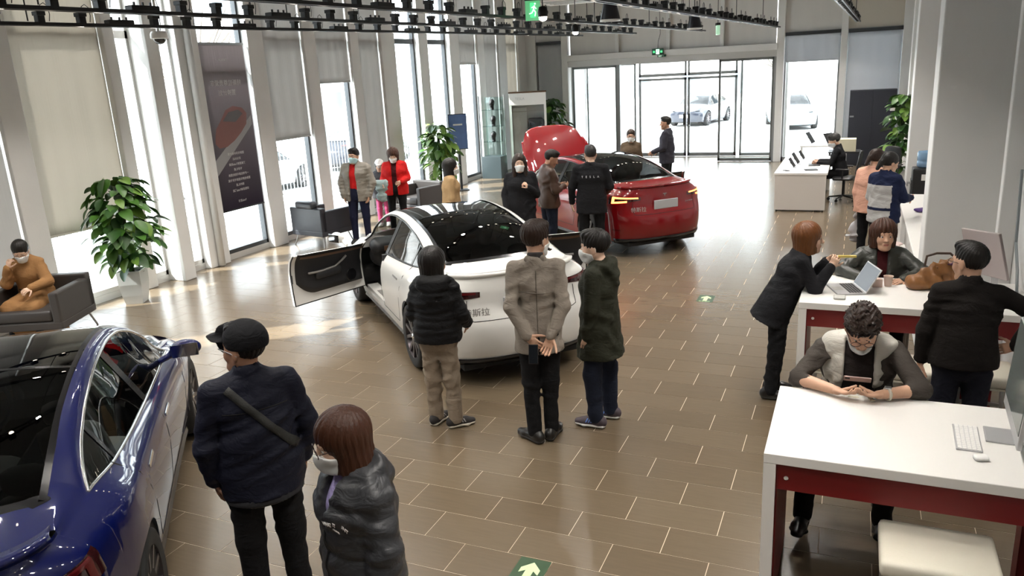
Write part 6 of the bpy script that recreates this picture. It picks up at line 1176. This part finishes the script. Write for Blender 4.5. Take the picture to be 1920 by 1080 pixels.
# ---- 12 uniformed man
def ex_uni(R, k):
    text_on(R, 'uniform_jacket', 'T   E   S   L   A', .044, k['up'](0, 0, .33), (0, 1, 0), mat('white_print', (.75, .74, .72), .7))
    w = k['J']['wL']; MB().tube([w+V3(-.02, .03, -.09), w+V3(.10, .05, -.02)], .006, 6).build('pen', mat('pale_pen', (.5, .45, .42), .4), R)
person('staff man in a black uniform jacket lettered on the back', -1.20, 7.50, 14, 1.77, head=(16, 2, 0), hair=('crop', H_GREYB), skin=SKIN2, top=dict(m=C_BLK, i=.026, hem=-.22, collar=.03, amp=.005, name='uniform_jacket'), pants=dict(m=C_TRB), shoes=dict(m=S_BLK, s=S_BSOLE), lod=1.35, wide=1.2, arms={'L': ((-.30, .02, -1), (-.05, .35, -1)), 'R': ((.26, .06, -1), (-.2, .8, -.4))}, extras=ex_uni)
# ---- 13, 14 near the door
person('person in brown with a mask just showing above the red car roof', -1.78, 12.05, 192, 1.62, fem=True, hair=('tied', H_DKBR), mask='white', glasses=True, top=dict(m=C_BRN, i=.030, hem=-.14), pants=dict(m=C_TRB), shoes=dict(m=S_BLK, s=S_BSOLE), lod=1.7)
person('man in a dark slate blazer standing side on before the entrance door', -1.30, 13.25, 88, 1.79, head=(10, 2, 0), hair=('crop', H_BLACK), skin=SKIN3, top=dict(m=C_SLATE, i=.030, hem=-.18, collar=.03, open=(.05, .01, .12), name='blazer'), under=dict(m=C_WHITE, name='shirt'), pants=dict(m=C_TRB), shoes=dict(m=S_BLK, s=S_BSOLE), lod=1.6, wide=1.08, belly=.03, arms={'L': ((-.2, .1, -1), (.2, .9, -.35)), 'R': ((.2, .1, -1), (-.2, .9, -.35))})
# ---- 15 clerk
SIT = {'L': ((-.16, .98, -.10), (0, .05, -1)), 'R': ((.16, .98, -.10), (0, .05, -1))}
person('clerk in a dark suit and mask seated at the white desk', 2.22, 13.55, 88, 1.70, pelvis=(0, 0, .60), sit=True, lean=10, head=(6, 20, 0), hair=('short', H_GREYB), mask='white', top=dict(m=C_BLK, i=.024, hem=-.10, open=(.045, .01, .2), name='suit_jacket'), under=dict(m=C_WHITE, name='shirt'), pants=dict(m=C_TRB), shoes=dict(m=S_BLK, s=S_BSOLE), legs=SIT, lod=1.6, arms={'L': ((-.12, .45, -1), (.2, 1, .05)), 'R': ((.12, .45, -1), (-.2, 1, .05))})
# ---- 16, 17 at the counter
def ex_plastic(R, k):
    w = k['J']['wL']; put('carrier_bag', solid([EC(w+V3(0, .02, -.10), w+V3(0, .0, -.42), (.05, .05), (.13, .08), k=.03)], .018, disp=wrinkle(.018, 24, 4)), mat('translucent_grey_bag', (.35, .33, .33), .3), R)
person('woman in a peach pink jacket at the counter, back to the viewer', 2.72, 8.05, -24, 1.60, fem=True, head=(-24, 16, 0), hair=('tied', H_DKBR), top=dict(m=C_PINK, i=.036, hem=-.14, collar=.045, amp=.006, name='jacket', hw=.2, hd=.15), pants=dict(m=C_TRB), shoes=dict(m=S_BLK, s=S_BSOLE), lod=1.4, wide=1.1, extras=ex_plastic, arms={'R': ((.22, .2, -1), (-.1, .9, -.1))})
person('person in a navy and grey jacket with black hair at the counter', 2.86, 7.32, -30, 1.64, fem=True, head=(-28, 14, 0), hair=('tied', H_BLACK), top=dict(m=C_GREYL, i=.030, hem=-.16, collar=.05, amp=.006, name='jacket', m2=C_NAVC, fn=lambda q: (q[:, 2] > .36) | (q[:, 0] > .145) | ((q[:, 2] < .06) & (q[:, 2] > .02))), pants=dict(m=C_TRB), shoes=dict(m=S_BLK, s=S_BSOLE), lod=1.4, wide=1.05, arms={'R': ((.22, .35, -1), (-.1, .9, -.1)), 'L': ((-.22, .2, -1), (.3, .9, .0))})
# ---- 18 woman with chestnut bob
def ex_note(R, k):
    w = k['J']['wR']; MB().box(-.07, .07, -.012, .012, 0, .016, Matrix.Translation(Vector(w+V3(-.03, .13, .075))) @ Matrix.Rotation(1.5, 4, 'Z')).build('folded_slips', mat('yellow_paper', (.62, .48, .12), .7), R)
person('woman with a chestnut bob in a black suit leaning on the rear table', 1.93, 2.98, -78, 1.59, fem=True, lean=24, head=(0, 0, 0), hair=('bob', H_CHEST), skin=SKIN2, top=dict(m=C_BLK, i=.022, hem=-.22, collar=.03, amp=.0045, name='suit_jacket', hw=.19, hd=.16), pants=dict(m=C_TRB, i=.016), shoes=dict(m=S_BLK, s=S_BSOLE), lod=.95, legs={'L': ((-.04, .06, -1), (0, -.08, -1)), 'R': ((.04, -.04, -1), (0, -.10, -1))}, arms={'R': ((.05, .42, -.90), (-.10, .52, .85)), 'L': ((-.12, .42, -.85), (.30, .55, .80))}, hands={'R': dict(d=(-.2, .5, .8), n=(-.9, .1, .2), curl=.8), 'L': dict(d=(.5, .6, .5), n=(.8, -.2, -.3), curl=.8)}, extras=ex_note)
# ---- 19 quilted woman
person('woman with wavy brown hair in a dark quilted jacket seated at the rear table', 2.74, 3.74, 182, 1.58, fem=True, pelvis=(0, 0, .775), sit=True, lean=12, head=(10, -2, 0), hair=('wavy', H_BROWN), skin=SKIN, top=dict(m=C_QUILT, i=.030, hem=-.10, quilt=True, collar=.03, amp=.004, name='quilted_jacket', open=(.045, .03, -.3)), under=dict(m=C_MAROON, name='sweater'), pants=dict(m=C_TRB), shoes=dict(m=S_BLK, s=S_BSOLE, tilt=.0001), legs={'L': ((-.14, .95, -.25), (0, -.10, -1)), 'R': ((.14, .95, -.25), (0, -.10, -1))}, lod=1.0, wide=1.08, arms={'L': ((-.62, .52, -.42), (.72, .66, -.12)), 'R': ((.62, .52, -.42), (-.72, .66, -.12))}, hands={'L': dict(d=(.7, .6, -.02), n=(.3, -.2, -.9), curl=.3), 'R': dict(d=(-.7, .6, -.02), n=(-.3, -.2, -.9), curl=.3)})
# ---- 20 man with vest
def ex_vest(R, k):
    J, up = k['J'], k['up']; w = (J['wL']+J['wR'])/2
    for sd in 'LR':
        pass
    wl_ = J['wL']; f = unit(J['wL']-J['eL']); MB().tube([wl_-f*.035+.033*(np.cross(f, UP)*math.cos(a)+np.cross(f, np.cross(f, UP))*math.sin(a)) for a in np.linspace(0, 2*math.pi, 17)], .009, 6, caps=False).build('watch_strap', mat('cream_strap', (.6, .55, .45), .5), R); MB().box(-.019, .019, -.016, .016, -.005, .007, Matrix.Translation(Vector(wl_-f*.035+V3(0, .0, .036))), bev=.004).build('watch_case', mat('silver_case', (.6, .6, .6), .25, .8), R)
    put('puffer_vest', solid([EC(up(0, 0, -.02), up(0, .0, .12), (.196, .150), (.19, .146), X=k['Xb'], k=.04), EC(up(0, 0, .12), up(0, .005, .32), (.19, .146), (.208, .158), X=k['Xb'], k=.04), EC(up(0, .005, .32), up(0, -.01, .46), (.208, .158), (.14, .10), X=k['Xb'], k=.04), EC(k['Sh']['L']*.86+k['Sh']['R']*.14+V3(0, 0, .01), k['Sh']['R']*.86+k['Sh']['L']*.14+V3(0, 0, .01), .088, k=.05), EC(up(-.10, .10, .42), up(-.10, .155, .30), (.045, .02), X=(1, 0, 0), k=.02), EC(up(.10, .10, .42), up(.10, .155, .30), (.045, .02), X=(1, 0, 0), k=.02)], .011, [(up(0, 0, -.10), k['B']@V3(0, 0, -1)), (k['Sh']['L']*1.12-k['Sh']['R']*.12, (-1, 0, 0)), (k['Sh']['R']*1.12-k['Sh']['L']*.12, (1, 0, 0))], wrinkle(.007, 24, 12),
        post=lambda f, P: np.maximum(f, -np.maximum(np.abs((P-k['pel'])@k['Xb'])-.080, .02-((P-k['pel'])@k['B'])[..., 1]))), C_VEST, R)
    MB().lathe([(0, 0), (.009, .0), (.010, -.004)], 12, tuple(up(0, .185, .06)), 'y').build('button', mat('pale_button', (.6, .55, .5), .4), R)
person('man in a silver-grey vest with his mask under the chin, looking at a phone', 2.56, 1.12, 180, 1.68, pelvis=(0, 0, .795), sit=True, lean=18, head=(4, 36, 0), hair=('curly', H_DKBR), glasses=True, mask='chin', skin=SKIN, top=dict(m=C_SHIRT, i=.022, hem=-.10, collar=.012, amp=.007, freq=30, name='shirt', rollto=.28, roll=True, m2=C_TEE, fn=lambda q: (np.abs(q[:, 0]) < .11) & (q[:, 1] > .02)), pants=dict(m=C_TRB), shoes=dict(m=S_BLK, s=S_BSOLE, tilt=.0001), legs={'L': ((-.20, .90, -.35), (0, -.05, -1)), 'R': ((.34, .80, -.42), (.05, .06, -1))}, lod=.9, wide=1.14, belly=.02, arms={'L': ((-.50, .62, -.56), (.86, .52, .0)), 'R': ((.50, .62, -.56), (-.86, .52, .0))}, hands={'L': dict(d=(.80, .45, .02), n=(.15, -.25, .9), curl=.42, thumb=.5), 'R': dict(d=(-.80, .45, .02), n=(-.15, -.25, .9), curl=.42, thumb=.5)}, extras=ex_vest)
# ---- 21 man in black sweater
person('man in a black zip sweater standing with his back to the viewer between the tables', 3.22, 1.84, 4, 1.66, lean=4, head=(38, 4, 0), hair=('crop', H_BLACK), glasses=True, skin=SKIN, top=dict(m=C_SWEAT, i=.026, hem=-.08, collar=.055, amp=.006, freq=24, name='zip_sweater'), pants=dict(m=cloth('dark_navy_trousers', (.010, .011, .018), .85), i=.018), shoes=dict(m=S_BLK, s=S_BSOLE), lod=.95, wide=1.04, belly=.02, arms={'L': ((-.26, .0, -1), (-.02, .16, -1)), 'R': ((.90, .02, -.50), (-.55, -.15, -1))}, hands={'R': dict(d=(-.9, .1, -.35), n=(0, 1, 0), curl=.5)})
# ---- 22 seated in tan coat
person('person in a tan belted coat seated in the left armchair, hand at the face', -6.92, 2.42, 205, 1.62, fem=True, pelvis=(0, -.02, .54), sit=True, lean=14, head=(20, 26, 0), hair=('tied', H_BLACK), mask='white', glasses=True, skin=SKIN2, top=dict(m=C_TAN, i=.036, hem=-.9, collar=.03, amp=.007, freq=20, name='belted_coat', extra=lambda up, J, Sh, Xb: [EC(J['hL'], J['kL'], .115, .105, k=.05), EC(J['hR'], J['kR'], .115, .105, k=.05), EC((J['kL']+J['kR'])/2, (J['kL']+J['kR'])/2+V3(0, .03, -.26), (.17, .085), (.19, .08), X=(1, 0, 0), k=.05)]), pants=dict(m=C_TRB), shoes=dict(m=S_BLK, s=S_BSOLE), legs=SIT, lod=1.2, arms={'R': ((.20, .55, -.75), (-.42, .25, .95)), 'L': ((-.45, .35, -.85), (.40, .95, -.1))}, hands={'R': dict(d=(-.35, .1, .9), n=(-.3, -.8, 0), curl=.8), 'L': dict(curl=.6, n=(.4, -.2, -.8))}, extras=lambda R, k: put('belt', solid([EC(k['up'](0, .0, .10), k['up'](0, .0, .14), (.196, .155), X=(1, 0, 0))], .012, [(k['up'](0, 0, .095), k['B']@V3(0, 0, -1)), (k['up'](0, 0, .14), k['B']@V3(0, 0, 1))]), cloth('olive_belt', (.09, .07, .04), .8), R))
# things held or lying near people
def phone(name, lab, loc, rot, m):
    o = empty(name, loc); o.rotation_euler = rot; tag(o, lab, 'phone'); MB().box(-.037, .037, -.075, .075, -.004, .004, bev=.004).build('case', m, o); MB().box(-.032, .032, -.07, .07, .004, .0045).build('screen', mat('screen_black', (.01, .012, .015), .1), o); MB().box(-.03, -.006, .04, .066, -.007, -.004, bev=.002).build('camera_bump', M_BLACK, o); return o

q_ = (2.56, .66, TH+.055); phone('mobile_phone', 'pale pink phone held by the man in the padded vest', (2.555, .79, TH+.085), tuple((Matrix.Rotation(math.radians(-40), 4, 'X') @ Matrix.Rotation(math.radians(90), 4, 'Z')).to_euler()), mat('pale_pink_phone', (.62, .46, .42), .3))
phone('mobile_phone', 'dark phone held behind the back of the man in the grey suit', (.31, 1.27, .845), (math.radians(78), 0, math.radians(14)), M_BLACK)
put('paper_napkin', solid([EC((2.52, .70, TH+.012), (2.66, .68, TH+.010), (.04, .010), X=(0, 1, 0), k=.02)], .008, [((0, 0, TH+.001), (0, 0, -1))], disp=wrinkle(.008, 60, 21)), mat('cream_tissue', (.66, .62, .50), .9), None); tag(bpy.data.objects['paper_napkin'], 'cream paper napkin under the hands of the man in the vest', 'napkin')
